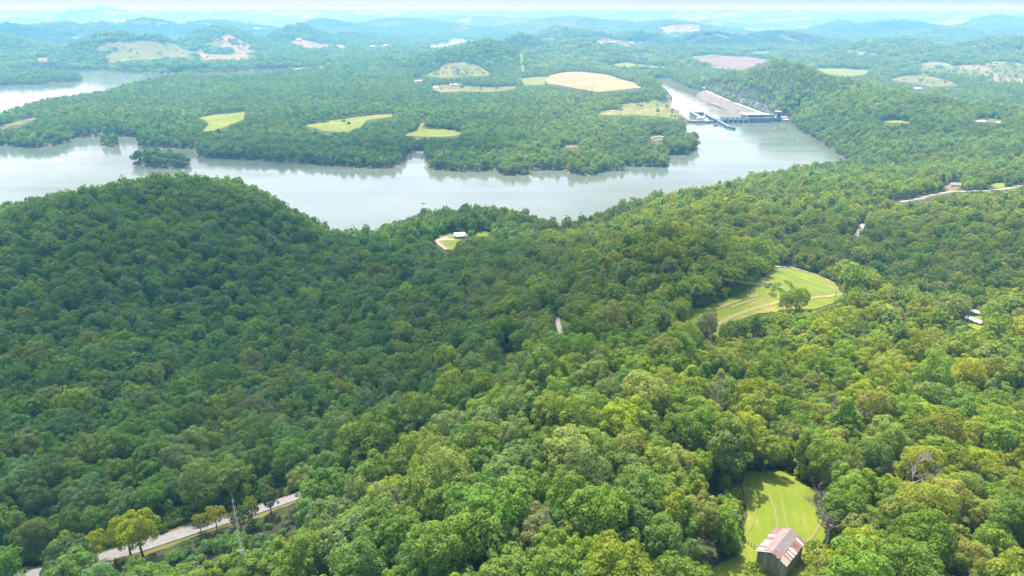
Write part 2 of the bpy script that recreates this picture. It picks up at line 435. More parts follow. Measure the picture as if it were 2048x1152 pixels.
# ------------------------------------------------------------------ open ground: fields, tracks, clearings, in picture positions
FIELDS = {
 'barn_meadow': ('mown', [(1483, 938), (1500, 942), (1530, 947), (1576, 941), (1600, 962), (1622, 978), (1638, 984), (1648, 1020), (1653, 1046), (1648, 1092), (1633, 1112), (1612, 1150), (1600, 1180), (1500, 1190), (1440, 1180), (1405, 1150), (1440, 1128), (1473, 1112), (1487, 1060), (1494, 1033), (1490, 990)]),
 'middle_meadow': ('mown', [(1377, 625), (1405, 611), (1437, 600), (1462, 590), (1490, 580), (1515, 565), (1532, 550), (1547, 533), (1580, 536), (1624, 546), (1659, 560), (1680, 575), (1688, 594), (1665, 608), (1628, 620), (1580, 618), (1518, 628), (1441, 652), (1440, 676), (1400, 655), (1377, 648)]),
 'small_glade': ('mown', [(995, 712), (1010, 706), (1050, 706), (1056, 712), (1030, 718), (1000, 718)]),
 'peninsula_field': ('lush', [(393, 236), (430, 230), (489, 224), (490, 239), (455, 253), (425, 262), (403, 264), (418, 250), (414, 242)]),
 'peninsula_field.001': ('lush', [(604, 252), (660, 242), (690, 237), (735, 232), (783, 228), (786, 234), (735, 241), (722, 254), (695, 265), (650, 263)]),
 'peninsula_field.002': ('lush', [(806, 272), (838, 259), (843, 240), (850, 241), (845, 258), (880, 258), (906, 261), (925, 266), (912, 273), (860, 274)]),
 'hay_field': ('hay', [(1094, 160), (1100, 151), (1128, 144), (1173, 144), (1215, 151), (1250, 161), (1279, 171), (1288, 180), (1231, 182), (1197, 184), (1160, 180), (1120, 172), (1094, 168)]),
 'green_field': ('lush', [(1043, 158), (1070, 154), (1094, 154), (1092, 170), (1050, 172)]),
 'valley_field': ('pale', [(862, 173), (885, 170), (917, 171), (951, 174), (990, 175), (1034, 173), (1028, 179), (978, 185), (934, 183), (886, 186), (872, 181)]),
 'hill_pasture': ('pale', [(850, 152), (868, 142), (889, 130), (917, 124), (947, 128), (965, 138), (983, 143), (978, 151), (923, 155), (880, 156)]),
 'lock_meadow': ('mixed', [(1200, 224), (1225, 219), (1246, 221), (1242, 209), (1265, 206), (1284, 206), (1307, 201), (1340, 198), (1334, 214), (1350, 225), (1366, 235), (1392, 236), (1390, 241), (1352, 240), (1322, 234), (1260, 231), (1200, 231)]),
 'farm_field': ('pale', [(195, 92), (219, 85), (260, 86), (321, 87), (335, 99), (379, 105), (386, 120), (342, 118), (270, 123), (222, 128), (205, 115), (240, 101), (225, 97)]),
 'farm_field.001': ('dry', [(392, 106), (424, 109), (470, 112), (513, 116), (509, 121), (468, 125), (420, 123), (395, 126)]),
 'farm_field.002': ('dry', [(577, 83), (608, 79), (643, 89), (664, 96), (640, 100), (615, 101), (596, 93)]),
 'farm_field.003': ('dry', [(478, 96), (492, 94), (500, 101), (527, 104), (500, 108), (478, 108)]),
 'farm_field.004': ('dry', [(70, 117), (92, 114), (100, 125), (80, 126)]),
 'farm_field.005': ('dry', [(672, 91), (690, 90), (694, 99), (676, 100)]),
 'farm_field.006': ('dry', [(735, 93), (780, 90), (778, 95), (740, 97)]),
 'ploughed_field': ('earth', [(1374, 122), (1400, 117), (1446, 112), (1500, 115), (1537, 121), (1541, 127), (1483, 140), (1453, 136), (1415, 128)]),
 'river_field': ('lush', [(1210, 133), (1250, 126), (1300, 132), (1340, 136), (1330, 139), (1240, 137)]),
 'right_field': ('lush', [(1632, 138), (1680, 138), (1738, 141), (1731, 150), (1690, 153), (1655, 149)]),
 'right_field.001': ('pale', [(1780, 160), (1811, 153), (1848, 150), (1890, 160), (1918, 172), (1862, 176), (1830, 168), (1800, 164)]),
 'right_field.002': ('pale', [(1380, 114), (1420, 110), (1440, 111), (1410, 117), (1385, 118)]),
 'right_field.003': ('pale', [(1482, 108), (1520, 104), (1552, 102), (1540, 107), (1519, 112)]),
 'right_field.004': ('lush', [(1765, 241), (1795, 240), (1820, 243), (1816, 247), (1775, 246)]),
 'right_field.005': ('pale', [(1950, 239), (1985, 237), (2014, 240), (1996, 247), (1960, 246)]),
 'far_pasture': ('dry', [(1187, 83), (1230, 79), (1296, 84), (1280, 91), (1195, 91)]),
 'far_pasture.001': ('dry', [(1316, 55), (1350, 50), (1404, 52), (1400, 64), (1330, 70)]),
 'far_pasture.002': ('dry', [(898, 58), (920, 53), (948, 56), (940, 61), (905, 62)]),
 'house_lawn': ('mown', [(868, 482), (882, 470), (900, 466), (935, 464), (938, 470), (915, 484), (905, 500), (884, 499)]),
 'house_lawn.001': ('mown', [(946, 467), (960, 463), (982, 464), (976, 474), (952, 473)]),
 'yard': ('mown', [(1925, 648), (1935, 630), (1960, 628), (1985, 655), (1955, 662)]),
 'roadside_verge': ('dry', [(1885, 376), (1905, 364), (1925, 366), (1915, 382), (1893, 384)]),
 'roadside_verge.001': ('mown', [(1975, 378), (1985, 367), (2010, 366), (2012, 376)]),
 'peninsula_clearing': ('pale', [(1122, 298), (1130, 291), (1158, 291), (1154, 296)]),
 'camp_clearing': ('pale', [(1298, 280), (1302, 271), (1325, 271), (1326, 282), (1310, 284)]),
 'power_cut': ('lush', [(1036, 106), (1044, 105), (1050, 130), (1048, 145), (1040, 138)]),
 'spit_meadow': ('pale', [(0, 252), (30, 244), (72, 235), (74, 239), (45, 250), (0, 262)]),
 'gravel_clearing': ('pale', [(1110, 646), (1122, 638), (1142, 640), (1144, 648), (1132, 662), (1120, 676)]),
}
# picture regions that trees may not cover: all fields, plus roads and buildings
MASK = np.zeros((1300 // 2 + 1, 2048 // 2), bool)
_mu, _mv = np.meshgrid(np.arange(1024) * 2 + 1, np.arange(MASK.shape[0]) * 2 + 1)

def mask_poly(pp):
    pp = np.array(pp, float)
    u0, u1 = max(0, int(pp[:, 0].min() / 2) - 1), min(1024, int(pp[:, 0].max() / 2) + 2)
    v0, v1 = max(0, int(pp[:, 1].min() / 2) - 1), min(MASK.shape[0], int(pp[:, 1].max() / 2) + 2)
    if u1 <= u0 or v1 <= v0: return
    MASK[v0:v1, u0:u1] |= inside(pp, _mu[v0:v1, u0:u1], _mv[v0:v1, u0:u1])

def mask_line(pp, half):
    for (a, b) in zip(pp[:-1], pp[1:]):
        a = np.array(a, float); b = np.array(b, float); d = b - a; n = np.array([-d[1], d[0]]) / (np.linalg.norm(d) + 1e-9) * half
        mask_poly([a + n, b + n, b - n, a - n])

for k, (kind, pp) in FIELDS.items(): mask_poly(pp)
ROAD_A = [(20, 1158), (100, 1146), (170, 1128), (243, 1107), (308, 1086), (376, 1063), (444, 1042), (513, 1021), (588, 996), (650, 976)]
ROADS = {
 'road': (ROAD_A, 7.4, 'asphalt'),
 'road.001': ([(1770, 408), (1805, 404), (1840, 398), (1862, 391), (1900, 384), (1940, 383), (1985, 381), (2012, 378), (2050, 371)], 5.6, 'asphalt'),
 'road.002': ([(1710, 482), (1714, 470), (1720, 459), (1728, 448)], 5.0, 'gravel'),
 'gravel_path': ([(1113, 636), (1117, 650), (1120, 664), (1124, 676)], 3.0, 'gravel'),
 'driveway': ([(893, 500), (882, 491), (870, 484), (880, 478), (897, 475)], 4.5, 'gravel'),
 'driveway.001': ([(874, 481), (890, 480), (909, 480)], 5.0, 'gravel'),
 'farm_track': ([(1544, 532), (1565, 534), (1590, 537), (1615, 544), (1640, 552), (1668, 567)], 3.2, 'gravel'),
 'farm_track.001': ([(1436, 650), (1450, 641), (1480, 628), (1515, 616), (1546, 607), (1580, 602), (1620, 597), (1660, 594), (1690, 591)], 2.8, 'dirt'),
 'farm_track.002': ([(1425, 621), (1450, 612), (1480, 601), (1516, 590)], 2.2, 'dirt'),
 'farm_track.003': ([(1462, 616), (1485, 607), (1512, 599)], 1.6, 'dirt'),
 'tyre_track': ([(1516, 952), (1527, 965), (1540, 990), (1549, 1020), (1555, 1045), (1556, 1072)], 0.7, 'track'),
 'tyre_track.001': ([(1562, 1000), (1567, 1020), (1572, 1040), (1574, 1058)], 0.55, 'track'),
 'tyre_track.002': ([(1512, 1020), (1512, 1040), (1509, 1056), (1497, 1063)], 0.7, 'track'),
 'tyre_track.003': ([(1604, 1030), (1602, 1045)], 0.5, 'track'),
 'tyre_track.004': ([(1646, 1035), (1648, 1055), (1640, 1070), (1622, 1080), (1612, 1086)], 1.0, 'track'),
}
for k, (pp, wdt, kind) in ROADS.items():
    if not k.startswith('tyre'): mask_line(pp[2:-1] if k == 'road' else pp, 3 if k.startswith(('farm', 'road.0', 'gravel')) else 5)
mask_line([(243, 1104), (588, 993)], 9)
mask_line([(40, 1154), (104, 1146)], 7)
mask_poly([(250, 1116), (330, 1094), (330, 1118), (290, 1124)])
mask_poly([(372, 1072), (590, 1003), (592, 1014), (470, 1054), (400, 1078)])
for bx in [(905, 460, 936, 476), (1928, 628, 1966, 656), (1895, 362, 1922, 376), (1372, 222, 1575, 262), (1300, 270, 1328, 284), (1838, 390, 1866, 404), (828, 155, 845, 167), (900, 164, 922, 172), (1824, 172, 1850, 184), (590, 74, 606, 82)]:
    mask_poly([(bx[0], bx[1]), (bx[2], bx[1]), (bx[2], bx[3]), (bx[0], bx[3])])
mask_poly(WATER_FAR); mask_poly(WATER_FAR2); mask_poly([(355, 149), (420, 145), (513, 140), (581, 136), (602, 134), (590, 140), (513, 145), (420, 148)])
mask_poly([(1336, 214), (1366, 235), (1500, 238), (1556, 230), (1515, 222), (1454, 199), (1411, 180), (1388, 190), (1342, 176), (1322, 172), (1344, 197)])

# ------------------------------------------------------------------ ground sheet
m, nt, N, L = new_mat('forest_floor')
out = N.new('ShaderNodeOutputMaterial'); b = N.new('ShaderNodeBsdfPrincipled'); b.inputs['Roughness'].default_value = 0.95; b.inputs['Specular IOR Level'].default_value = 0.1
att = N.new('ShaderNodeAttribute'); att.attribute_name = 'cover'
geo = N.new('ShaderNodeNewGeometry'); nz = N.new('ShaderNodeTexNoise'); nz.inputs['Scale'].default_value = 0.05; nz.inputs['Detail'].default_value = 8; nz.inputs['Roughness'].default_value = 0.7
L.new(geo.outputs['Position'], nz.inputs['Vector'])
mr = N.new('ShaderNodeMapRange'); mr.inputs['From Min'].default_value = 0.3; mr.inputs['From Max'].default_value = 0.7; mr.inputs['To Min'].default_value = 0.55; mr.inputs['To Max'].default_value = 1.45
L.new(nz.outputs['Fac'], mr.inputs['Value'])
sc_ = N.new('ShaderNodeVectorMath'); sc_.operation = 'SCALE'; L.new(att.outputs['Color'], sc_.inputs[0]); L.new(mr.outputs[0], sc_.inputs['Scale'])
L.new(sc_.outputs[0], b.inputs['Base Color']); L.new(b.outputs[0], out.inputs['Surface'])
M_GROUND = m

cover = np.zeros((NR, NT, 3))
cover[:] = (0.050, 0.056, 0.026)
_r = np.hypot(GX, GY)
fn = fbm(GX / 420.0, GY / 420.0, 4)[..., None]; fn2 = fbm(GX / 900.0 + 40, GY / 900.0 + 12, 3)[..., None]
farf = smooth(7500, 9500, _r)[..., None]
forest_c = np.array([0.045, 0.075, 0.03]); dry_c = np.array([0.17, 0.135, 0.075]); green_c = np.array([0.085, 0.11, 0.03])
patch = smooth(0.60, 0.64, fn) * smooth(0.45, 0.6, fn2)
far_c = forest_c * (1 - patch) + (dry_c * 0.6 + green_c * 0.4) * patch
cover = cover * (1 - farf) + far_c * farf
def clearing(x, y):
    r_ = np.hypot(x, y)
    return (fbm(x / 310.0 + 5.5, y / 420.0 + 2.2, 3) > 0.675 - 0.03 * smooth(5000, 9000, r_)) & (r_ > 3400) & (fbm(x / 1500.0 + 9, y / 1500.0, 2) > 0.42)
clr = clearing(GX, GY)[..., None]; tone_ = fbm(GX / 250.0 + 70, GY / 250.0 + 31, 3)[..., None]
cover = np.where(clr, np.where(tone_ > 0.5, np.array([0.165, 0.125, 0.06]), np.array([0.085, 0.11, 0.025])), cover)
# sandy shore lines
sand = ((GZ > -0.6) & (GZ < 0.75) & (_r < 4500))[..., None]
sandy = sand & (fbm(GX / 60.0, GY / 60.0, 2)[..., None] > 0.5) & (GX < 700)[..., None]
cover = np.where(sand, np.array([0.05, 0.055, 0.03]), cover)
cover = np.where(sandy, np.array([0.20, 0.155, 0.075]), cover)
idx = np.arange(NR * NT).reshape(NR, NT)
quads = np.stack([idx[:-1, :-1], idx[:-1, 1:], idx[1:, 1:], idx[1:, :-1]], -1).reshape(-1, 4)
me = np_mesh('ground', np.stack([GX, GY, GZ], -1).reshape(-1, 3), quads, M_GROUND, True)
ca = me.color_attributes.new('cover', 'FLOAT_COLOR', 'POINT')
ca.data.foreach_set('color', np.concatenate([cover.reshape(-1, 3), np.ones((NR * NT, 1))], 1).astype(np.float32).ravel())
g = link('ground', me)
tag(g, 'wooded hilly ground that rolls away to the horizon', kind='structure')

# ------------------------------------------------------------------ water
def water_mat(name, col, rough, wave=0.12):
    m, nt, N, L = new_mat(name)
    out = N.new('ShaderNodeOutputMaterial'); b = N.new('ShaderNodeBsdfPrincipled')
    geo = N.new('ShaderNodeNewGeometry'); nz = N.new('ShaderNodeTexNoise'); nz.inputs['Scale'].default_value = 0.0035; nz.inputs['Detail'].default_value = 4
    L.new(geo.outputs['Position'], nz.inputs['Vector'])
    rp = N.new('ShaderNodeMapRange'); rp.inputs['From Min'].default_value = 0.35; rp.inputs['From Max'].default_value = 0.68; rp.inputs['To Min'].default_value = rough * 0.45; rp.inputs['To Max'].default_value = rough * 2.4
    mp = N.new('ShaderNodeMapping'); mp.inputs['Scale'].default_value = (0.35, 1.6, 1); mp.inputs['Rotation'].default_value = (0, 0, 0.18)
    nzs = N.new('ShaderNodeTexNoise'); nzs.inputs['Scale'].default_value = 0.012; nzs.inputs['Detail'].default_value = 5
    L.new(geo.outputs['Position'], mp.inputs['Vector']); L.new(mp.outputs[0], nzs.inputs['Vector']); L.new(nzs.outputs['Fac'], rp.inputs['Value']); L.new(rp.outputs[0], b.inputs['Roughness'])
    rc = N.new('ShaderNodeValToRGB'); rc.color_ramp.elements[0].position = 0.35; rc.color_ramp.elements[1].position = 0.65
    rc.color_ramp.elements[0].color = (*col[0], 1); rc.color_ramp.elements[1].color = (*col[1], 1)
    L.new(nz.outputs['Fac'], rc.inputs['Fac']); L.new(rc.outputs[0], b.inputs['Base Color'])
    b.inputs['IOR'].default_value = 1.333
    wv = N.new('ShaderNodeTexNoise'); wv.inputs['Scale'].default_value = 0.35; wv.inputs['Detail'].default_value = 3
    L.new(geo.outputs['Position'], wv.inputs['Vector'])
    bp = N.new('ShaderNodeBump'); bp.inputs['Strength'].default_value = wave; bp.inputs['Distance'].default_value = 0.35
    L.new(wv.outputs['Fac'], bp.inputs['Height']); L.new(bp.outputs[0], b.inputs['Normal'])
    L.new(b.outputs[0], out.inputs['Surface'])
    return m
M_WATER = water_mat('lake_water', ((0.070, 0.098, 0.078), (0.098, 0.118, 0.088)), 0.08)
M_TAIL = water_mat('river_water', ((0.14, 0.14, 0.11), (0.18, 0.17, 0.13)), 0.10)
ydam = on_z(1470, 245, 0)[1]
MB().add([(-3200, 850, 0), (1500, 850, 0), (1500, ydam, 0), (330, ydam, 0), (330, 2600, 0), (-400, 4700, 0), (-5200, 4700, 0), (-5200, 2000, 0)], [(0, 1, 2, 3, 4, 5, 6, 7)]).build('lake', M_WATER)
tag(bpy.data.objects['lake'], 'pale grey-green reservoir winding behind the wooded hills', kind='structure')
o = MB().add([(340, ydam + 6, TAIL), (1000, ydam + 6, TAIL), (1000, 4200, TAIL), (340, 4200, TAIL)], [(0, 1, 2, 3)]).build('river', M_TAIL)
tag(o, 'bright river below the dam', kind='structure')
def sheet(name, poly, z, mat, label, grow=1.25):
    c = poly.mean(0)
    return tag(MB().add([(c[0] + (p[0] - c[0]) * grow, c[1] + (p[1] - c[1]) * grow, z) for p in poly], [tuple(range(len(poly)))]).build(name, mat), label, kind='structure')
sheet('distant_river', np.array([W_FAR.min(0) - 60, (W_FAR.max(0)[0] + 60, W_FAR.min(0)[1] - 60), W_FAR.max(0) + 60, (W_FAR.min(0)[0] - 60, W_FAR.max(0)[1] + 60)]), 0.0, M_WATER, 'white bend of a river far off among the hills', 1.0)
sheet('distant_lake', np.array([W_FAR2.min(0) - 60, (W_FAR2.max(0)[0] + 60, W_FAR2.min(0)[1] - 60), W_FAR2.max(0) + 60, (W_FAR2.min(0)[0] - 60, W_FAR2.max(0)[1] + 60)]), 0.0, M_WATER, 'white sliver of water near the horizon', 1.0)

# ------------------------------------------------------------------ fields and roads
def grass_mat(name, c1, c2, c3=None, stripes=0.0, rot=0.0):
    m, nt, N, L = new_mat(name)
    out = N.new('ShaderNodeOutputMaterial'); b = N.new('ShaderNodeBsdfPrincipled'); b.inputs['Roughness'].default_value = 0.9; b.inputs['Specular IOR Level'].default_value = 0.15
    geo = N.new('ShaderNodeNewGeometry')
    nz = N.new('ShaderNodeTexNoise'); nz.inputs['Scale'].default_value = 0.045; nz.inputs['Detail'].default_value = 9; nz.inputs['Roughness'].default_value = 0.68
    L.new(geo.outputs['Position'], nz.inputs['Vector'])
    rp = N.new('ShaderNodeValToRGB'); e = rp.color_ramp.elements
    e[0].position = 0.34; e[0].color = (*c1, 1); e[1].position = 0.60; e[1].color = (*c2, 1)
    if c3: q = e.new(0.72); q.color = (*c3, 1)
    nl = N.new('ShaderNodeTexNoise'); nl.inputs['Scale'].default_value = 0.009; nl.inputs['Detail'].default_value = 4; L.new(geo.outputs['Position'], nl.inputs['Vector'])
    sub = N.new('ShaderNodeMath'); sub.operation = 'MULTIPLY_ADD'; sub.inputs[1].default_value = 0.7; sub.inputs[2].default_value = -0.35; L.new(nl.outputs['Fac'], sub.inputs[0])
    sm = N.new('ShaderNodeMath'); sm.operation = 'ADD'; L.new(nz.outputs['Fac'], sm.inputs[0]); L.new(sub.outputs[0], sm.inputs[1])
    fac = sm.outputs[0]
    if stripes:
        mp = N.new('ShaderNodeMapping'); mp.inputs['Rotation'].default_value = (0, 0, rot); L.new(geo.outputs['Position'], mp.inputs['Vector'])
        wv = N.new('ShaderNodeTexWave'); wv.inputs['Scale'].default_value = 0.11; wv.inputs['Distortion'].default_value = 2.5; wv.inputs['Detail'].default_value = 3; wv.inputs['Detail Scale'].default_value = 0.25
        L.new(mp.outputs[0], wv.inputs['Vector'])
        ma = N.new('ShaderNodeMath'); ma.operation = 'MULTIPLY_ADD'; ma.inputs[1].default_value = stripes; L.new(wv.outputs['Fac'], ma.inputs[0]); L.new(fac, ma.inputs[2]); fac = ma.outputs[0]
    L.new(fac, rp.inputs['Fac']); L.new(rp.outputs[0], b.inputs['Base Color'])
    n2 = N.new('ShaderNodeTexNoise'); n2.inputs['Scale'].default_value = 1.3; n2.inputs['Detail'].default_value = 4; L.new(geo.outputs['Position'], n2.inputs['Vector'])
    bp = N.new('ShaderNodeBump'); bp.inputs['Strength'].default_value = 0.55; bp.inputs['Distance'].default_value = 0.4; L.new(n2.outputs['Fac'], bp.inputs['Height']); L.new(bp.outputs[0], b.inputs['Normal'])
    L.new(b.outputs[0], out.inputs['Surface'])
    return m
FIELD_M = {
 'mown': grass_mat('mown_grass', (0.078, 0.120, 0.008), (0.118, 0.150, 0.012), (0.20, 0.17, 0.045), 0.06, 0.25),
 'lush': grass_mat('lush_grass', (0.085, 0.118, 0.007), (0.125, 0.148, 0.010), (0.15, 0.145, 0.02)),
 'pale': grass_mat('pale_pasture', (0.062, 0.085, 0.015), (0.115, 0.115, 0.03), (0.175, 0.135, 0.05)),
 'hay': grass_mat('hay_stubble', (0.125, 0.105, 0.035), (0.19, 0.155, 0.06), (0.23, 0.19, 0.085), 0.12, 0.9),
 'dry': grass_mat('dry_pasture', (0.09, 0.085, 0.025), (0.155, 0.115, 0.05), (0.21, 0.145, 0.08)),
 'mixed': grass_mat('worn_grass', (0.085, 0.11, 0.015), (0.14, 0.135, 0.035), (0.27, 0.20, 0.10)),
 'earth': grass_mat('bare_earth', (0.095, 0.066, 0.052), (0.125, 0.088, 0.068), (0.165, 0.115, 0.085), 0.15, 0.5),
 'asphalt': simple_mat('weathered_asphalt', (0.215, 0.205, 0.198), 0.9, 0.16, 0.5),
 'gravel': simple_mat('gravel', (0.26, 0.23, 0.195), 0.95, 0.2, 0.8),
 'track': simple_mat('worn_track', (0.205, 0.175, 0.065), 0.95, 0.3, 0.7, color2=(0.125, 0.145, 0.02)),
 'dirt': simple_mat('dry_dirt_track', (0.27, 0.215, 0.095), 0.95, 0.3, 0.5, color2=(0.18, 0.175, 0.04)),
 'verge': grass_mat('dry_verge', (0.10, 0.115, 0.02), (0.17, 0.15, 0.045), (0.23, 0.18, 0.08)),
}

def drape(name, poly_xy, mat, lift, cell):
    bm = bmesh.new()
    f = bm.faces.new([bm.verts.new((p[0], p[1], 0)) for p in poly_xy])
    bmesh.ops.triangulate(bm, faces=[f], ngon_method='EAR_CLIP')
    for _ in range(9):
        long = [e for e in bm.edges if e.calc_length() > cell]
        if not long or len(bm.verts) > 9000: break
        bmesh.ops.subdivide_edges(bm, edges=long, cuts=1)
        bmesh.ops.triangulate(bm, faces=[q for q in bm.faces if len(q.verts) > 3])
    bm.normal_update()
    xs = np.array([v.co.x for v in bm.verts]); ys = np.array([v.co.y for v in bm.verts]); zs = ground(xs, ys) + lift
    for v, z in zip(bm.verts, zs): v.co.z = z
    bmesh.ops.recalc_face_normals(bm, faces=bm.faces)
    if sum(q.normal.z for q in bm.faces) < 0: bmesh.ops.reverse_faces(bm, faces=bm.faces)
    me = bpy.data.meshes.new(name); bm.to_mesh(me); bm.free(); me.materials.append(mat)
    for q in me.polygons: q.use_smooth = True
    return link(name, me)

def wobble(poly, amp):
    """subdivide and roughen an outline"""
    poly = [np.array(p[:2], float) for p in poly]; o = []
    n = len(poly)
    for i in range(n):
        a, b_ = poly[i], poly[(i + 1) % n]; d = np.linalg.norm(b_ - a); k = max(1, min(6, int(d / (amp * 4))))
        for j in range(k):
            p = a + (b_ - a) * j / k
            o.append(p + (RNG.random(2) - 0.5) * amp * (1.0 if j else 0.6))
    return o

FIELD_XY = {}
for k, (kind, pp) in FIELDS.items():
    P = [at(u, v) for u, v in pp]
    dist = float(np.mean([p[1] for p in P]))
    P = wobble(P, 0.006 * dist if dist < 2600 else min(0.012 * dist, 40.0))
    FIELD_XY[k] = np.array([p[:2] for p in P])
    nm = k
    o = drape(nm, FIELD_XY[k], FIELD_M[kind], 0.14 + dist * 0.00035, max(4.0, dist * 0.012))
    tag(o, kind='structure')

def strip(name, pp, width, mat, lift, ragged=0.0, world_pts=None):
    P = [at(u, v) for u, v in pp] if world_pts is None else world_pts
    # resample
    Q = [np.array(P[0][:2])]
    for a, b_ in zip(P[:-1], P[1:]):
        a = np.array(a[:2]); b_ = np.array(b_[:2]); k = max(1, int(np.linalg.norm(b_ - a) / 3.0))
        for j in range(1, k + 1): Q.append(a + (b_ - a) * j / k)
    Q = np.array(Q)
    for _ in range(6): Q[1:-1] = (Q[:-2] + 2 * Q[1:-1] + Q[2:]) / 4
    vs = []; fs = []
    for i, p in enumerate(Q):
        d = Q[min(i + 1, len(Q) - 1)] - Q[max(i - 1, 0)]; d /= np.linalg.norm(d) + 1e-9; n = np.array([-d[1], d[0]])
        for s in (-1, -0.33, 0.33, 1):
            w = width / 2 * (1 + (random.random() - 0.5) * ragged)
            q = p + n * w * s; vs.append((q[0], q[1], gz(q[0], q[1]) + lift))
    for i in range(len(Q) - 1):
        for s in range(3): fs.append((i * 4 + s, (i + 1) * 4 + s, (i + 1) * 4 + s + 1, i * 4 + s + 1))
    mb = MB().add(vs, fs); o = mb.build(name, mat, smooth_shade=True)
    return tag(o, kind='structure'), Q

ROAD_XY = {}
for k, (pp, wdt, kind) in ROADS.items():
    rg = {'asphalt': 0.05, 'gravel': 0.3, 'track': 0.9, 'dirt': 0.7}[kind]
    d0 = at(*pp[0])[1]
    if kind == 'asphalt':
        strip('verge' , pp, wdt + 5.5, FIELD_M['verge'], 0.10 + d0 * 0.0002, 0.5)
    o, Q = strip(k, pp, wdt, FIELD_M[kind], 0.30 + d0 * 0.0005, rg)
    ROAD_XY[k] = Q
# dead trees stand at these picture positions
DEAD_AT = [(1045, 778, 1.15, 'bare grey dead tree in the middle of the wood, largest and palest'), (430, 900, 0.95, 'brownish bare tree in the valley wood above the road'), (945, 596, 0.9, 'dead grey tree left of centre, upper one of a cluster'), (943, 622, 0.95, 'dead grey tree left of centre, lower left of a cluster'), (978, 618, 0.9, 'dead grey tree left of centre, lower right of a cluster'),
           (780, 645, 0.9, 'single dead grey tree on the slope left of the dead cluster'), (1442, 838, 1.0, 'dead brownish tree left above the barn meadow'), (1695, 855, 1.15, 'broad dead tree above and right of the barn meadow'), (1855, 806, 0.85, 'slim dead tree near the right picture edge'), (1820, 978, 0.9, 'dead pale tree right of the barn meadow'),
           (255, 822, 0.85, 'small dead tree in the left valley'), (200, 905, 0.95, 'pale forked dead tree by the valley wires'), (803, 1040, 0.95, 'dead tree with several pale stems near the bottom centre'), (593, 1048, 0.75, 'white leaning dead tree beside the far end of the road'), (1345, 470, 0.9, 'dead grey treetop on the knoll left of the middle meadow'), (685, 775, 0.9, 'brown dying tree in the centre-left wood'), (1660, 1065, 1.0, 'dead tree with pale stems at the right edge of the barn meadow'), (1720, 650 - 30, 0.8, 'dead tree below the gravel road at right'), (900, 790 + 12, 0.85, 'tan dying tree left below the largest dead tree')]
DEAD_P = [at(u, v - 8, 10.0 * s_) for u, v, s_, lb_ in DEAD_AT]
# ------------------------------------------------------------------ TREES
def crown_geo(n, size, seed, rx=5.2, rz=6.4, cz=11.8, lobes=22, lobe_r=(1.5, 2.7), conical=False):
    rg = np.random.default_rng(seed)
    C = []; R = []
    for i in range(lobes):
        zf = 1 - 1.42 * (i + 0.5) / lobes
        ph = i * 2.39996 + rg.random() * 0.7
        h = math.sqrt(max(0, 1 - zf * zf))
        k = rg.uniform(0.55, 0.92) * (1 + 0.20 * math.sin(ph * 2 + seed) * h + 0.13 * math.sin(ph * 3 + seed * 1.7) + 0.10 * math.sin(zf * 5 + seed))
        w = 1.0
        if conical: w = 0.35 + 0.65 * (1 - (zf + 0.42) / 1.42)
        C.append((rx * h * k * w * math.cos(ph), rx * h * k * w * math.sin(ph), cz + rz * zf * (k + 0.08)))
        R.append(rg.uniform(*lobe_r) * (0.75 + 0.25 * h))
    C.append((0, 0, cz)); R.append(min(rx, rz) * 0.55)
    C = np.array(C); R = np.array(R)
    N_ = int(n * 1.9)
    li = rg.choice(len(R), N_, p=R ** 2 / (R ** 2).sum())
    d = rg.normal(size=(N_, 3)); d /= np.linalg.norm(d, axis=1, keepdims=True)
    outw = C[li] - np.array([0, 0, cz - 2.0]); outw /= np.linalg.norm(outw, axis=1, keepdims=True) + 1e-6
    d = d + outw * 0.55 + np.array([0, 0, 0.18]); d /= np.linalg.norm(d, axis=1, keepdims=True)
    P = C[li] + d * R[li][:, None] * rg.uniform(0.82, 1.10, (N_, 1))
    dist = np.linalg.norm(P[:, None, :] - C[None], axis=2) / R[None]
    dist[np.arange(N_), li] = 9
    keep = np.where((dist.min(1) > 0.80) | (rg.random(N_) < 0.06))[0][:n]
    P, d = P[keep], d[keep]
    nrm = d + rg.normal(size=d.shape) * 0.42; nrm /= np.linalg.norm(nrm, axis=1, keepdims=True)
    a = np.cross(nrm, rg.normal(size=nrm.shape)); a /= np.linalg.norm(a, axis=1, keepdims=True); b_ = np.cross(nrm, a)
    s = size * rg.uniform(0.6, 1.25, (len(P), 1)); e = rg.uniform(0.55, 0.95, (len(P), 1))
    droop = nrm * s * rg.uniform(-0.25, 0.1, (len(P), 1))
    V = np.stack([P - a * s * 0.5, P - b_ * s * 0.5 * e + droop, P + a * s * 0.5, P + b_ * s * 0.5 * e + droop], 1).reshape(-1, 3)
    Q = np.arange(len(P) * 4).reshape(-1, 4)
    return V, Q

def trunk_geo(seed, H=12.0, r=0.36, limbs=6, n=6, spread=3.2):
    rg = random.Random(seed); mb = MB()
    lean = (rg.uniform(-0.5, 0.5), rg.uniform(-0.5, 0.5))
    pt = lambda z: (lean[0] * z / H, lean[1] * z / H, z)
    mb.tube([(0, 0, -2.5), pt(H * 0.12), pt(H * 0.5), pt(H)], [r * 1.5, r * 1.05, r * 0.75, r * 0.25], n)
    for i in range(limbs):
        z = H * rg.uniform(0.35, 0.8); a = i * 2.4 + rg.uniform(-0.4, 0.4); l = spread * rg.uniform(0.7, 1.2)
        p = np.array(pt(z)); q = p + np.array([math.cos(a) * l, math.sin(a) * l, l * rg.uniform(0.7, 1.2)])
        mb.tube([p, (p + q) / 2 + np.array([0, 0, -0.2]), q], [r * 0.42, r * 0.3, r * 0.1], 5, cap=False)
    return mb

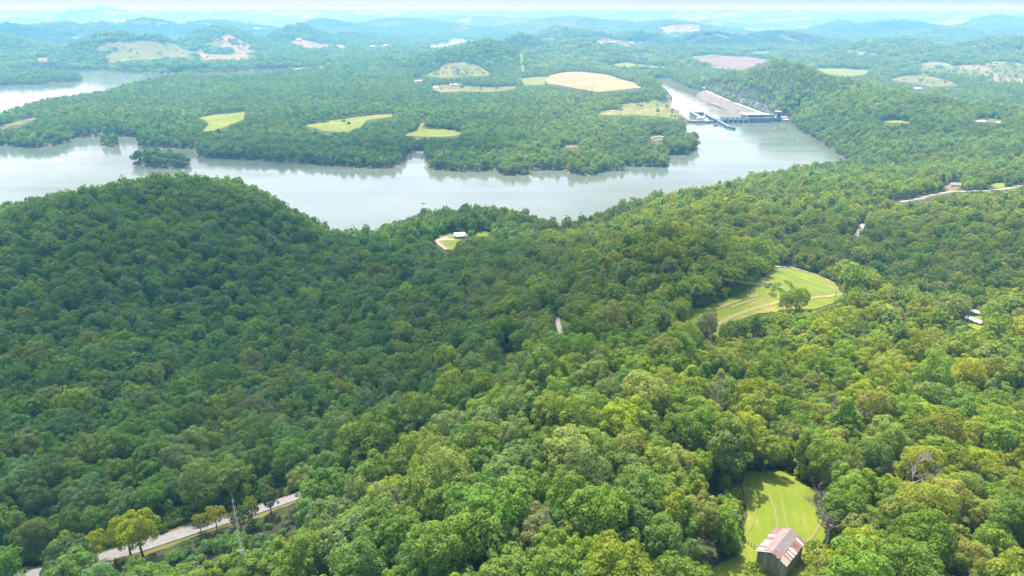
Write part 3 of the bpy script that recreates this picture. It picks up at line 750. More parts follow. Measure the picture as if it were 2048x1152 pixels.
SHAPES = [dict(rx=5.4, rz=6.8, cz=10.6, lobes=46, lobe_r=(0.9, 2.0)), dict(rx=4.6, rz=7.8, cz=11.2, lobes=44, lobe_r=(0.9, 1.8)), dict(rx=6.3, rz=6.2, cz=10.2, lobes=54, lobe_r=(0.9, 2.1)),
          dict(rx=5.0, rz=7.2, cz=10.8, lobes=32, lobe_r=(1.2, 2.5)), dict(rx=5.8, rz=6.6, cz=10.4, lobes=64, lobe_r=(0.8, 1.6)), dict(rx=4.9, rz=6.4, cz=10.6, lobes=38, lobe_r=(1.0, 2.2)),
          dict(rx=5.2, rz=7.2, cz=10.6, lobes=70, lobe_r=(0.7, 1.5)), dict(rx=3.9, rz=7.6, cz=10.6, lobes=44, lobe_r=(0.8, 1.5), conical=True)]
SHAPE_WORD = ['round-crowned', 'tall-crowned', 'broad-crowned', 'billowing', 'fine-leaved', 'compact', 'shaggy', 'pointed']
N_SHAPE = len(SHAPES)
CROWN0 = []; TRUNK0 = []
protos = bpy.data.collections.new('tree_shapes')
def proto(name, V, Q, mats, mi=None):
    o = bpy.data.objects.new(name, np_mesh(name, V, Q, mats, False, mi)); protos.objects.link(o); return o
def with_trunk(V, Q, seed, **kw):
    mb = trunk_geo(seed, **kw)
    tv = np.array(mb.v); tq = np.array([f for f in mb.f if len(f) == 4])
    return np.concatenate([V, tv]), np.concatenate([Q, tq + len(V)]), np.concatenate([np.zeros(len(Q), int), np.ones(len(tq), int)])
for i, s in enumerate(SHAPES):
    V, Q = crown_geo(5200, 0.52, 100 + i, **s)
    CROWN0.append(np_mesh('crown', V, Q, M_LEAF)); TRUNK0.append(trunk_geo(100 + i).mesh('trunk', M_BARK))
    V2, Q2, mi = with_trunk(V, Q, 100 + i)
    proto('a%02d_tree' % i, V2, Q2, [M_LEAF, M_BARK], mi)
for i, s in enumerate(SHAPES):
    V, Q = crown_geo(1300, 1.0, 200 + i, **s)
    V, Q, mi = with_trunk(V, Q, 200 + i, limbs=3, n=5)
    proto('b%02d_tree' % i, V, Q, [M_LEAF, M_BARK], mi)
for i, s in enumerate(SHAPES):
    V, Q = crown_geo(260, 2.05, 300 + i, **s)
    V, Q, mi = with_trunk(V, Q, 300 + i, limbs=0, n=4)
    proto('c%02d_tree' % i, V, Q, [M_LEAF, M_BARK], mi)
for i, s in enumerate(SHAPES):
    V, Q = crown_geo(80, 3.3, 400 + i, **s)
    proto('d%02d_tree' % i, V, Q, [M_LEAF, M_BARK])
for i in range(N_SHAPE):       # far clumps of trees
    rg = np.random.default_rng(500 + i); VV = []; QQ = []; o_ = 0
    for k in range(11):
        V, Q = crown_geo(26, 5.2, 520 + i * 20 + k, **SHAPES[k % N_SHAPE])
        sc = rg.uniform(0.7, 1.25); V = V * sc + np.array([rg.uniform(-17, 17), rg.uniform(-17, 17), rg.uniform(-4, 1)])
        VV.append(V); QQ.append(Q + o_); o_ += len(V)
    proto('e%02d_trees' % i, np.concatenate(VV), np.concatenate(QQ), [M_LEAF])

PALETTE = np.array([(0.104, 0.178, 0.022), (0.074, 0.146, 0.034), (0.172, 0.222, 0.014), (0.136, 0.174, 0.026), (0.118, 0.172, 0.056), (0.138, 0.138, 0.066), (0.225, 0.268, 0.012), (0.170, 0.190, 0.050)])
TONE = ['mid-green', 'dark green', 'yellow-green', 'olive', 'grey-green', 'brownish', 'bright yellow-green', 'pale olive']

def tints(x, y):
    n = len(x)
    warm = smooth(-120, 260, x) * (1 - smooth(650, 1200, y)) * 0.75 + 0.25 * fbm(x / 90.0, y / 90.0, 2)
    warm = np.clip(warm + (fbm(x / 45.0 + 7, y / 45.0, 2) - 0.5) * 0.9, 0, 1)
    penin = smooth(1300, 1600, y)
    w_ = np.stack([1.2 - 0.2 * warm, 1.05 - 0.85 * warm, 0.16 + 1.0 * warm, 0.22 + 0.5 * warm, 0.50 - 0.05 * warm, 0.022 + 0.01 * warm, 0.015 + 0.18 * warm ** 2, 0.06 + 0.25 * warm], 1)
    w_[:, 5] *= (1 - 0.7 * penin); w_[:, 2] *= (1 - 0.6 * penin); w_[:, 6] *= (1 - 0.8 * penin); w_[:, 7] *= (1 - 0.6 * penin)
    c = np.cumsum(w_ / w_.sum(1, keepdims=True), 1); r = RNG.random(n)
    k = np.minimum((c < r[:, None]).sum(1), len(PALETTE) - 1)
    j = 1 + (RNG.random((n, 1)) - 0.5) * 0.36
    stand = (0.72 + 0.56 * fbm(x / 130.0 + 3, y / 130.0 + 61, 3))[:, None]; j = j * (1 + (stand - 1) * smooth(300, 1300, y)[:, None])
    col_ = PALETTE[k] * 0.68 + np.array([0.122, 0.178, 0.026]) * 0.32
    lr_ = smooth(-160, 180, x)[:, None]; col_ = col_ * (np.array([0.98, 1.10, 1.45]) * (1 - lr_) + np.array([1.30, 1.20, 1.0]) * lr_)  # left cooled as if cloud-shaded, right warmed as if sunlit, painted into leaf colour
    return k, np.clip(col_ * j * (1 + (RNG.random((n, 3)) - 0.5) * 0.14), 0.01, 0.3)

def jitter_grid(x0, x1, y0, y1, s):
    nx, ny = int((x1 - x0) / s) + 1, int((y1 - y0) / (s * 0.87)) + 1
    X, Y = np.meshgrid(np.arange(nx) * s + x0, np.arange(ny) * s * 0.87 + y0)
    X = X + (np.arange(ny)[:, None] % 2) * s * 0.5
    X = X + (RNG.random(X.shape) - 0.5) * s * 0.75; Y = Y + (RNG.random(X.shape) - 0.5) * s * 0.75
    return X.ravel(), Y.ravel()

def candidates():
    out_ = []
    for y0, y1, s in ((90, 420, 8.1), (420, 850, 7.7), (850, 1950, 8.6), (1950, 3550, 11.0), (3550, 9500, 33.0)):
        w = y1 * 0.86 + 220
        x, y = jitter_grid(-w, w, y0, y1, s)
        k = np.abs(x) < (y * 0.86 + 150)
        out_.append(np.stack([x[k], y[k], np.full(k.sum(), s)], 1))
    return np.concatenate(out_)

cand = candidates()
cx, cy, cs = cand.T
cz_ = ground(cx, cy)
size = np.clip(RNG.lognormal(-0.06, 0.21, len(cx)), 0.55, 1.45) * (0.92 + 0.25 * fbm(cx / 120.0, cy / 120.0, 2)) * np.where(cs == 11.0, 1.02, 1.0) * np.where(cs == 33.0, 1.0, 1.0)
small = (RNG.random(len(cx)) < 0.10) & (cs < 30); size = np.where(small, size * 0.6, size)
size = size * np.where(cs < 30, 1 - 0.15 * smooth(280, 480, cy), 1.0)
ok = (cz_ > 0.3) & ~(clearing(cx, cy) & (RNG.random(len(cx)) < 0.93))
tu, tv, td = project(np.stack([cx, cy, cz_ + 18 * size], 1))
ok &= (tu > -330) & (tu < 2380) & (tv < 1330)
# rocky, steep faces carry few trees
eps = 12.0
slope = np.hypot(ground(cx + eps, cy) - ground(cx - eps, cy), ground(cx, cy + eps) - ground(cx, cy - eps)) / (2 * eps)
ok &= (slope < 1.25) | (RNG.random(len(cx)) < 0.45)
for p_ in DEAD_P: ok &= np.hypot(cx - p_[0], cy - p_[1]) > 5.5
infield = np.zeros(len(cx), bool)
for k, poly in FIELD_XY.items():
    lo, hi = poly.min(0) - 1, poly.max(0) + 1
    s_ = np.where(ok & (cx > lo[0]) & (cx < hi[0]) & (cy > lo[1]) & (cy < hi[1]))[0]
    if len(s_): infield[s_[inside(poly, cx[s_], cy[s_])]] = True
for k, Q in ROAD_XY.items():
    if k.startswith('tyre'): continue
    half = ROADS[k][1] / 2 + 3.0
    lo, hi = Q.min(0) - 12, Q.max(0) + 12
    s_ = np.where(ok & (cx > lo[0]) & (cx < hi[0]) & (cy > lo[1]) & (cy < hi[1]))[0]
    if len(s_):
        d = np.min(np.hypot(cx[s_][:, None] - Q[None, :, 0], cy[s_][:, None] - Q[None, :, 1]), 1)
        far_side = cy[s_] > np.interp(cx[s_], np.sort(Q[:, 0]), Q[np.argsort(Q[:, 0]), 1])
        infield[s_[d < half + (6.0 if k == 'road' else 0.0) * far_side]] = True
ok &= ~infield
def blocked_by_mask(x, y, z, s, crown=True):
    bl = np.zeros(len(x), bool)
    for fx, fz in ((0, 0.98), (0, 0.6), (-0.95, 0.60), (0.95, 0.60), (-0.6, 0.85), (0.6, 0.85), (-0.7, 0.35), (0.7, 0.35), (0, 0.3)):
        u, v, d = project(np.stack([x + fx * 5.2 * s, y, z + fz * 18 * s], 1))
        iu = np.clip((u / 2).astype(int), 0, 1023); iv = np.clip((v / 2).astype(int), 0, MASK.shape[0] - 1)
        bl |= MASK[iv, iu] & (u > 0) & (u < 2048) & (v > 0) & (v < 1300)
    return bl
blk = blocked_by_mask(cx, cy, cz_, size) & ok & (cs < 30)
blk_far = blocked_by_mask(cx, cy, cz_ - 8, size * 0.8) & (cs > 30)
shrub = blk & (cy < 1500)
ok &= ~blk & ~blk_far
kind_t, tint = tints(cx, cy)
shape = RNG.integers(0, N_SHAPE, len(cx)); shape = np.where((shape == 7) & (RNG.random(len(cx)) < 0.6), 0, shape)
rotz = RNG.random(len(cx)) * 6.283
sx = size * RNG.uniform(0.92, 1.12, len(cx)); szz = size * RNG.uniform(0.88, 1.12, len(cx))

# the individual trees: those that show largest
N_IND = 300
cu, cv, cd = project(np.stack([cx, cy, cz_ + 13 * size], 1))
infr = ok & (cu > 4) & (cu < 2044) & (cv > 4) & (cv < 1146) & (cs < 9) & (~small)
order = np.where(infr)[0]; order = order[np.argsort(cd[order] / size[order])]
ind = order[:N_IND]
is_ind = np.zeros(len(cx), bool); is_ind[ind] = True

# everything else is one wood
lod = np.where(cs > 30, 4, np.where(cd < 360, 0, np.where(cd < 820, 1, np.where(cd < 1900, 2, 3))))
forest_idx = np.where(ok & ~is_ind)[0]
fx, fy, fz = cx[forest_idx], cy[forest_idx], cz_[forest_idx]
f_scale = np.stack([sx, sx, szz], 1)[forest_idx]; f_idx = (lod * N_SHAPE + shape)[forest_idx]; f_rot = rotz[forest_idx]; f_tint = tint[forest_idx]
# low scrub where the view is kept open
si = np.repeat(np.where(shrub)[0], 5)
rs = RNG.uniform(0.12, 0.30, len(si))
scx = cx[si] + RNG.normal(0, 3.2, len(si)); scy = cy[si] + RNG.normal(0, 3.2, len(si)); scz = ground(scx, scy) - 0.3
road_near = np.zeros(len(si), bool)
for k, poly in FIELD_XY.items(): road_near |= inside(poly, scx, scy)
for k, Q in ROAD_XY.items():
    if not k.startswith('tyre'): road_near |= np.min(np.hypot(scx[:, None] - Q[None, :, 0], scy[:, None] - Q[None, :, 1]), 1) < ROADS[k][1] / 2 + 1.5
keep = ~blocked_by_mask(scx, scy, scz - 0.5, rs) & ~road_near & (scz > 0.5); si, rs, scx, scy, scz = si[keep], rs[keep], scx[keep], scy[keep], scz[keep]
SCRUB = (scx, scy, scz, rs, (np.where(cd[si] < 360, 1, 2) * N_SHAPE + shape[si]), rotz[si] + RNG.random(len(si)) * 6, tint[si] * 1.1)

ex, ey, es = [], [], []
for k, poly in FIELD_XY.items():
    if poly[:, 1].mean() > 1300: continue
    n = len(poly); cen = poly.mean(0)
    for i in range(n):
        a_, b_ = poly[i], poly[(i + 1) % n]; L_ = np.linalg.norm(b_ - a_)
        for q in range(int(L_ / 1.3) + 1):
            p_ = a_ + (b_ - a_) * RNG.random(); d_ = p_ - cen; d_ = d_ / (np.linalg.norm(d_) + 1e-9)
            p_ = p_ + d_ * RNG.uniform(0.5, 9.0); ex.append(p_[0]); ey.append(p_[1]); es.append(RNG.uniform(0.16, 0.52))
Q = ROAD_XY['road']
for i in range(len(Q) - 1):
    for q in range(5):
        o_ = RNG.uniform(6.5, 16); ex.append(Q[i, 0] + RNG.normal(0, 1.5)); ey.append(Q[i, 1] + o_); es.append(RNG.uniform(0.12, 0.28) + 0.02 * (o_ - 6))
ex, ey, es = np.array(ex), np.array(ey), np.array(es); ez = ground(ex, ey)
bad = blocked_by_mask(ex, ey, ez - 0.5, es)
for k, poly in FIELD_XY.items(): bad |= inside(poly, ex, ey)
for k, Q in ROAD_XY.items():
    if not k.startswith('tyre'): bad |= np.min(np.hypot(ex[:, None] - Q[None, :, 0], ey[:, None] - Q[None, :, 1]), 1) < ROADS[k][1] / 2 + 1.8
ex, ey, ez, es = ex[~bad], ey[~bad], ez[~bad], es[~bad]
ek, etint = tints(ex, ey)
ed = project(np.stack([ex, ey, ez], 1))[2]
e_idx = np.where(ed < 360, 1, np.where(ed < 700, 1, 2)) * N_SHAPE + RNG.integers(0, 7, len(ex))
SCRUB = tuple(np.concatenate([a_, b_]) for a_, b_ in zip(SCRUB, (ex, ey, ez - es * 3.0, es, e_idx, RNG.random(len(ex)) * 6.28, etint)))
# trees standing singly in the distant fields
lx, ly, ls = [], [], []
for k, n in (('hill_pasture', 46), ('farm_field', 26), ('farm_field.001', 10), ('farm_field.002', 14), ('valley_field', 14), ('lock_meadow', 16), ('right_field.001', 10), ('far_pasture', 40), ('far_pasture.001', 60), ('right_field.005', 5), ('farm_field.003', 6), ('peninsula_field.001', 3), ('power_cut', 8)):
    poly = FIELD_XY[k]; lo, hi = poly.min(0), poly.max(0); c_ = 0
    for q in range(4000):
        p_ = lo + (hi - lo) * RNG.random(2)
        if fbm(np.array([p_[0] / 60]), np.array([p_[1] / 60]), 2)[0] < 0.5: continue
        if inside(poly, p_[0:1], p_[1:2])[0]: lx.append(p_[0]); ly.append(p_[1]); ls.append(RNG.uniform(0.5, 1.0)); c_ += 1
        if c_ >= n: break
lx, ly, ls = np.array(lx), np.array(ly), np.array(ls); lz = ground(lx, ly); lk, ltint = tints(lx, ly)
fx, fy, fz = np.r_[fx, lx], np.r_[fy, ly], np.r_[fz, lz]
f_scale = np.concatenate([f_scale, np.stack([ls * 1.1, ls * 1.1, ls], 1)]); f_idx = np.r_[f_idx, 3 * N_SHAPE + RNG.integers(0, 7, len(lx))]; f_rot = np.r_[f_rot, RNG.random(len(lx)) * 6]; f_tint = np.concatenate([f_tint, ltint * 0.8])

def scatter(name, x, y, z, scale, index, rot, tnt, label):
    me = bpy.data.meshes.new(name)
    me.vertices.add(len(x)); me.vertices.foreach_set('co', np.stack([x, y, z], 1).astype(np.float32).ravel())
    a = me.attributes.new('scl', 'FLOAT_VECTOR', 'POINT'); a.data.foreach_set('vector', scale.astype(np.float32).ravel())
    a = me.attributes.new('rot', 'FLOAT_VECTOR', 'POINT'); a.data.foreach_set('vector', np.stack([0 * rot, 0 * rot, rot], 1).astype(np.float32).ravel())
    a = me.attributes.new('pick', 'INT', 'POINT'); a.data.foreach_set('value', index.astype(np.int32))
    a = me.attributes.new('tint', 'FLOAT_COLOR', 'POINT'); a.data.foreach_set('color', np.concatenate([tnt, np.ones((len(x), 1))], 1).astype(np.float32).ravel())
    o = link(name, me)
    ng = bpy.data.node_groups.new(name + '_scatter', 'GeometryNodeTree')
    ng.interface.new_socket(name='Geometry', in_out='INPUT', socket_type='NodeSocketGeometry')
    ng.interface.new_socket(name='Geometry', in_out='OUTPUT', socket_type='NodeSocketGeometry')
    n_in = ng.nodes.new('NodeGroupInput'); n_out = ng.nodes.new('NodeGroupOutput')
    iop = ng.nodes.new('GeometryNodeInstanceOnPoints'); ci = ng.nodes.new('GeometryNodeCollectionInfo')
    ci.inputs['Collection'].default_value = protos; ci.inputs['Separate Children'].default_value = True; ci.inputs['Reset Children'].default_value = True
    def na(nm, ty):
        q = ng.nodes.new('GeometryNodeInputNamedAttribute'); q.data_type = ty; q.inputs['Name'].default_value = nm; return q.outputs[0]
    iop.inputs['Pick Instance'].default_value = True
    ng.links.new(n_in.outputs[0], iop.inputs['Points']); ng.links.new(ci.outputs[0], iop.inputs['Instance'])
    ng.links.new(na('pick', 'INT'), iop.inputs['Instance Index']); ng.links.new(na('rot', 'FLOAT_VECTOR'), iop.inputs['Rotation']); ng.links.new(na('scl', 'FLOAT_VECTOR'), iop.inputs['Scale'])
    ng.links.new(iop.outputs[0], n_out.inputs[0])
    md = o.modifiers.new('scatter', 'NODES'); md.node_group = ng
    return tag(o, label, kind='stuff')
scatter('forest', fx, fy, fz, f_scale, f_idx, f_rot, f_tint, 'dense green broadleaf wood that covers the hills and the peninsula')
sxx, syy, szz_, srs, sidx, srot, stint = SCRUB
scatter('undergrowth', sxx, syy, szz_, np.stack([srs * 1.3, srs * 1.3, srs], 1), sidx, srot, stint, 'low green scrub along the edges of meadows and roads')
print('TREES', len(forest_idx), 'scrub', len(si), [(int((lod[forest_idx] == k).sum())) for k in range(5)])

def add_tree(name, x, y, z, s3, rz, shp, tnt, label, group, cat='tree'):
    t = thing(name, label, cat, (x, y, z), rz, group)
    t.scale = s3
    c = link('crown', CROWN0[shp], t); k = link('trunk', TRUNK0[shp], t)
    c['tint'] = [float(q) for q in tnt] + [1.0]
    return t

# labels that single each tree out: colour and habit, then its place counted from a landmark
LANDMARKS = [('the red-roofed barn', 1560, 1100), ('the barn meadow', 1540, 940), ('the lattice mast', 480, 1060), ('the near road end', 260, 1110), ('the bare dead tree', 1045, 760),
             ('the right edge', 2040, 900), ('the bottom edge', 1000, 1140), ('the far road end', 590, 995)]
ORD = ['nearest', 'second nearest', 'third nearest', 'fourth nearest', 'fifth nearest', 'sixth nearest', 'seventh nearest', 'eighth nearest', 'ninth nearest', 'tenth nearest']
def ordinal(k):
    if k < 10: return ORD[k]
    names = ['eleventh', 'twelfth', 'thirteenth', 'fourteenth', 'fifteenth', 'sixteenth', 'seventeenth', 'eighteenth', 'nineteenth', 'twentieth']
    return (names[k - 10] if k < 20 else '%dth' % (k + 1)) + ' nearest'
slots = {}
for i in ind:
    best = min(range(len(LANDMARKS)), key=lambda q: math.hypot(cu[i] - LANDMARKS[q][1], cv[i] - LANDMARKS[q][2]))
    du, dv = cu[i] - LANDMARKS[best][1], cv[i] - LANDMARKS[best][2]
    side = ('to the left of' if du < 0 else 'to the right of') if abs(du) > abs(dv) else ('above' if dv < 0 else 'below')
    if best == 5: side = 'inward from'
    if best == 6: side = 'up from'
    slots.setdefault((best, side, int(kind_t[i])), []).append((math.hypot(du, dv), int(i)))
TREE_LABEL = {}
for (best, side, kt), lst in slots.items():
    for r_, (d_, i) in enumerate(sorted(lst)):
        TREE_LABEL[i] = '%s %s tree, %s such tree %s %s' if False else '%s %s tree, %s such %s %s' % (TONE[kt], SHAPE_WORD[shape[i]], ordinal(r_), side, LANDMARKS[best][0])
for i in ind:
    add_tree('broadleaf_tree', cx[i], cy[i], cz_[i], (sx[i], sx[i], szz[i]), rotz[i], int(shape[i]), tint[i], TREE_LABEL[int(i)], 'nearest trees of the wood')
# ------------------------------------------------------------------ MATERIALS OF BUILT THINGS
M_WHITE = simple_mat('white_paint', (0.55, 0.55, 0.53), 0.6, 0.08, 0.5)
M_CREAM = simple_mat('cream_paint', (0.62, 0.56, 0.46), 0.7, 0.1, 0.5)
M_GREYROOF = simple_mat('grey_shingles', (0.20, 0.20, 0.21), 0.8, 0.25, 1.5)
M_REDROOF = simple_mat('rusty_roof', (0.40, 0.20, 0.15), 0.7, 0.25, 0.5)
M_WHITEROOF = simple_mat('white_metal_roof', (0.50, 0.49, 0.48), 0.45, 0.06, 0.4)
M_TEAL = simple_mat('teal_sheet', (0.05, 0.42, 0.42), 0.5, 0.1, 0.5)
M_GLASS = simple_mat('window_glass', (0.04, 0.05, 0.06), 0.08, 0.2, 1.0)
M_CONC = simple_mat('weathered_concrete', (0.30, 0.29, 0.27), 0.85, 0.2, 0.12)
M_CONC_D = simple_mat('dark_concrete', (0.13, 0.14, 0.15), 0.85, 0.3, 0.12)
M_STEEL = simple_mat('painted_gate_steel', (0.05, 0.085, 0.12), 0.5, 0.25, 0.3)
M_GALV = simple_mat('galvanised_steel', (0.55, 0.56, 0.56), 0.4, 0.12, 1.0, metal=0.4)
M_POLE = simple_mat('weathered_pole', (0.30, 0.26, 0.22), 0.9, 0.2, 1.5)
M_WIRE = simple_mat('aluminium_wire', (0.55, 0.56, 0.57), 0.4, 0.05, 1.0)
M_ROCK = simple_mat('limestone', (0.115, 0.108, 0.10), 0.95, 0.45, 0.10, bump=0.6)
M_RIPRAP = simple_mat('riprap_stone', (0.085, 0.076, 0.066), 0.95, 0.35, 0.06, bump=0.8, color2=(0.165, 0.145, 0.122), detail=9.0)
M_SANDY = simple_mat('sandy_gravel', (0.24, 0.205, 0.165), 0.95, 0.18, 0.2)
M_REDBRICK = simple_mat('red_panel', (0.36, 0.17, 0.13), 0.8, 0.2, 0.5)

# ------------------------------------------------------------------ BARN
def barn():
    W, Ln, EH, RISE = 8.3, 12.2, 6.3, 2.0
    c = np.array([77.2, 162.3]); zb = gz(c[0], c[1]) - 0.1
    ang = math.radians(47.0)               # long axis
    t = thing('barn', 'old grey board barn with rusty red metal roof patched with white sheets', 'barn', (c[0], c[1], zb), ang)
    # local frame: x along the ridge (front gable at -x), y across
    m, nt, N, L = new_mat('grey_boards')
    out = N.new('ShaderNodeOutputMaterial'); b = N.new('ShaderNodeBsdfPrincipled'); b.inputs['Roughness'].default_value = 0.95
    geo = N.new('ShaderNodeNewGeometry'); rp = N.new('ShaderNodeValToRGB')
    mp = N.new('ShaderNodeMapping'); mp.inputs['Scale'].default_value = (3.0, 3.0, 0.35); nz = N.new('ShaderNodeTexNoise'); nz.inputs['Scale'].default_value = 0.8; nz.inputs['Detail'].default_value = 5
    L.new(geo.outputs['Position'], mp.inputs['Vector']); L.new(mp.outputs[0], nz.inputs['Vector'])
    ad = N.new('ShaderNodeMath'); ad.operation = 'MULTIPLY_ADD'; ad.inputs[1].default_value = 0.5; L.new(geo.outputs['Random Per Island'], ad.inputs[0])
    m2 = N.new('ShaderNodeMath'); m2.operation = 'MULTIPLY'; m2.inputs[1].default_value = 0.7; L.new(nz.outputs['Fac'], m2.inputs[0]); L.new(m2.outputs[0], ad.inputs[2])
    rp.color_ramp.elements[0].position = 0.2; rp.color_ramp.elements[1].position = 0.85
    rp.color_ramp.elements[0].color = (0.17, 0.155, 0.125, 1); rp.color_ramp.elements[1].color = (0.42, 0.40, 0.34, 1)
    L.new(ad.outputs[0], rp.inputs['Fac']); L.new(rp.outputs[0], b.inputs['Base Color']); L.new(b.outputs[0], out.inputs['Surface'])
    M_BOARD = m
    rg = random.Random(3)
    def wall(axis, sgn):
        mb = MB(); span = W if axis == 'y' else Ln; n = int(span / 0.28)
        for i in range(n):
            p = -span / 2 + (i + 0.5) * span / n
            h = EH + (RISE * (1 - abs(p) / (W / 2)) if axis == 'y' else 0) - 0.12 + rg.uniform(-0.05, 0.04)
            z0 = rg.uniform(0.0, 0.25) - 0.6
            d = rg.uniform(0.035, 0.07)
            off = (Ln if axis == 'y' else W) / 2 - 0.06
            s = (d, span / n - rg.uniform(0.01, 0.05), h - z0)
            if axis == 'y': mb.box((sgn * off, p, (h + z0) / 2), s)
            else: mb.box((p, sgn * off, (h + z0) / 2), (s[1], s[0], s[2]))
        return mb
    for ax, sg, nm in (('y', -1, 'gable_wall'), ('y', 1, 'gable_wall'), ('x', -1, 'side_wall'), ('x', 1, 'side_wall')):
        w = wall(ax, sg).build(nm, M_BOARD, t)
    MB().box((0, 0, EH / 2 - 0.4), (Ln - 0.5, W - 0.5, EH - 0.6)).build('stored_hay', simple_mat('dark_hay', (0.10, 0.08, 0.05), 0.95, 0.3), t)
    MB().box((-Ln / 2 - 0.02, -1.2, 1.6), (0.08, 2.8, 3.4)).build('barn_door', simple_mat('door_boards', (0.22, 0.20, 0.17), 0.9, 0.35, 2.5), t)
    # roof sheets: two rows to a slope, laid loosely
    mats = {'rust': simple_mat('rust_sheet', (0.15, 0.078, 0.066), 0.75, 0.3, 0.9), 'rust2': simple_mat('rust_sheet_worn', (0.18, 0.102, 0.09), 0.7, 0.25, 0.8),
            'fade': simple_mat('faded_sheet', (0.16, 0.132, 0.125), 0.65, 0.18, 0.7), 'white': simple_mat('new_white_sheet', (0.50, 0.49, 0.47), 0.4, 0.05, 0.6), 'peach': simple_mat('pinkish_sheet', (0.32, 0.225, 0.17), 0.6, 0.12, 0.8)}
    ov = 0.45; half = W / 2 + 0.4; slope = math.atan2(RISE, W / 2); sl = half / math.cos(slope)
    ncol = 18; cw = (Ln + 2 * ov) / ncol
    def sheet_mesh(key, length):
        mb = MB(); n = 8; ws = cw * 1.04; vs = []; fs = []
        for j in range(n + 1):
            x = -ws / 2 + ws * j / n; z = 0.035 * (1 if j % 2 else 0)
            vs += [(x, 0, z), (x, length, z), (x, 0, z - 0.012), (x, length, z - 0.012)]
        for j in range(n):
            a = j * 4; q = a + 4
            fs += [(a, q, q + 1, a + 1), (a + 3, q + 3, q + 2, a + 2), (a, a + 2, q + 2, q), (a + 1, q + 1, q + 3, a + 3)]
        return MB().add(vs, fs).mesh('roof_sheet', mats[key])
    meshes = {}
    patch = {('l', 1): 'white', ('l', 4): 'white', ('l', 5): 'white', ('l', 7): 'white', ('l', 11): 'white', ('r', 0): 'peach', ('r', 1): 'peach', ('r', 2): 'peach', ('r', 4): 'peach', ('r', 6): 'white', ('r', 8): 'white', ('r', 9): 'peach', ('r', 15): 'white', ('l', 0): 'fade'}
    for side, sy in (('l', 1), ('r', -1)):
        for i in range(ncol):
            for row in (0, 1):          # 0 = lower, 1 = upper
                key = patch.get((side, i)) if row == 0 else None
                ln = sl * (0.52 if row == 0 else 0.54)
                if key is None: key = rg.choice(['rust', 'rust', 'rust2']) if row == 0 else rg.choice(['fade', 'fade', 'fade', 'rust2'])
                if key in ('white', 'peach'): ln *= rg.uniform(0.8, 1.05) if row == 0 else 1
                kk = (key, round(ln, 1))
                if kk not in meshes: meshes[kk] = sheet_mesh(key, round(ln, 1))
                o = link('roof_sheet', meshes[kk], t)
                d0 = (0 if row == 0 else sl * 0.47) - (rg.uniform(-0.08, 0.12) if row == 0 else 0)
                if key == 'white': o['label'] = 'newer white metal roof sheet'
                y = half - d0 * math.cos(slope); z = EH - 0.15 + d0 * math.sin(slope) + 0.10 + row * 0.035 + (0.02 if key in ('white', 'peach') else 0) + (i % 2) * 0.012
                x = -Ln / 2 - ov + (i + 0.5) * cw
                # local sheet: x across, y up the slope
                up = Vector((0, -sy * math.cos(slope), math.sin(slope))); ax = Vector((-sy * -1.0, 0, 0)) if False else Vector((1, 0, 0))
                nn = ax.cross(up)
                if nn.z < 0: ax = -ax; nn = -nn
                M3 = Matrix((ax, up, nn)).transposed().to_4x4(); M3.translation = Vector((x, sy * y, z))
                o.matrix_local = M3 @ Matrix.Rotation(rg.uniform(-0.02, 0.02), 4, 'Z')
    MB().add([(-Ln / 2 - ov, 0.22, EH + RISE + 0.00), (-Ln / 2 - ov, 0, EH + RISE + 0.16), (-Ln / 2 - ov, -0.22, EH + RISE + 0.00), (Ln / 2 + ov, 0.22, EH + RISE + 0.0), (Ln / 2 + ov, 0, EH + RISE + 0.16), (Ln / 2 + ov, -0.22, EH + RISE + 0.0)], [(0, 1, 4, 3), (1, 2, 5, 4)]).build('ridge_cap', mats['fade'], t)
    for sy in (1, -1):                   # pale barge boards, broken along the right slope
        n = 7
        for i in range(n):
            if sy < 0 and i in (3, 5): continue
            a, b_ = i / n, (i + 0.93) / n
            pa = (-Ln / 2 - ov - 0.03, sy * half * (1 - a), EH - 0.2 + RISE * (half / (W / 2)) * a); pb = (-Ln / 2 - ov - 0.03, sy * half * (1 - b_), EH - 0.2 + RISE * (half / (W / 2)) * b_)
            MB().tube([pa, pb], 0.11, 4).build('barge_board', M_WHITE, t)
    for i in range(9):
        y = -half + 0.35 + i * (2 * half - 0.7) / 8
        z = EH - 0.28 + RISE * (1 - abs(y) / (W / 2))
        MB().box((-Ln / 2 - 0.2, y, z), (0.7, 0.1, 0.14)).build('rafter_end', M_BARK, t)
    return t, c, zb, ang
barn()

# fence by the barn
def fence(name, label, pp, nposts, h=1.25, extra=0):
    A = at(*pp[0]); B = at(*pp[1])
    t = thing(name, label, 'fence', (A[0], A[1], A[2]))
    for i in range(nposts):
        f = i / (nposts - 1); p = A + (B - A) * f; z = gz(p[0], p[1])
        hh = h * random.uniform(0.85, 1.2)
        MB().tube([(p[0] - A[0], p[1] - A[1], z - A[2] - 0.3), (p[0] - A[0] + 0.04, p[1] - A[1], z - A[2] + hh)], [0.09, 0.075], 6).build('post', M_BARK, t)
    for k in (0.35, 0.7, 1.0):
        P = []
        for i in range(nposts * 3):
            f = i / (nposts * 3 - 1); p = A + (B - A) * f
            P.append((p[0] - A[0], p[1] - A[1], gz(p[0], p[1]) - A[2] + h * k - 0.05 * math.sin(f * math.pi * (nposts - 1)) ** 2))
        MB().tube(P, 0.035, 3).build('wire', M_BARK, t)
    return t
fence('wire_fence', 'short dark post and wire fence left of the barn', ((1484, 1081), (1520, 1104)), 7, 1.5)
fence('roadside_fence', 'grey fence along the far side of the ridge road at right', ((1806, 401), (1861, 388)), 10, 1.6)

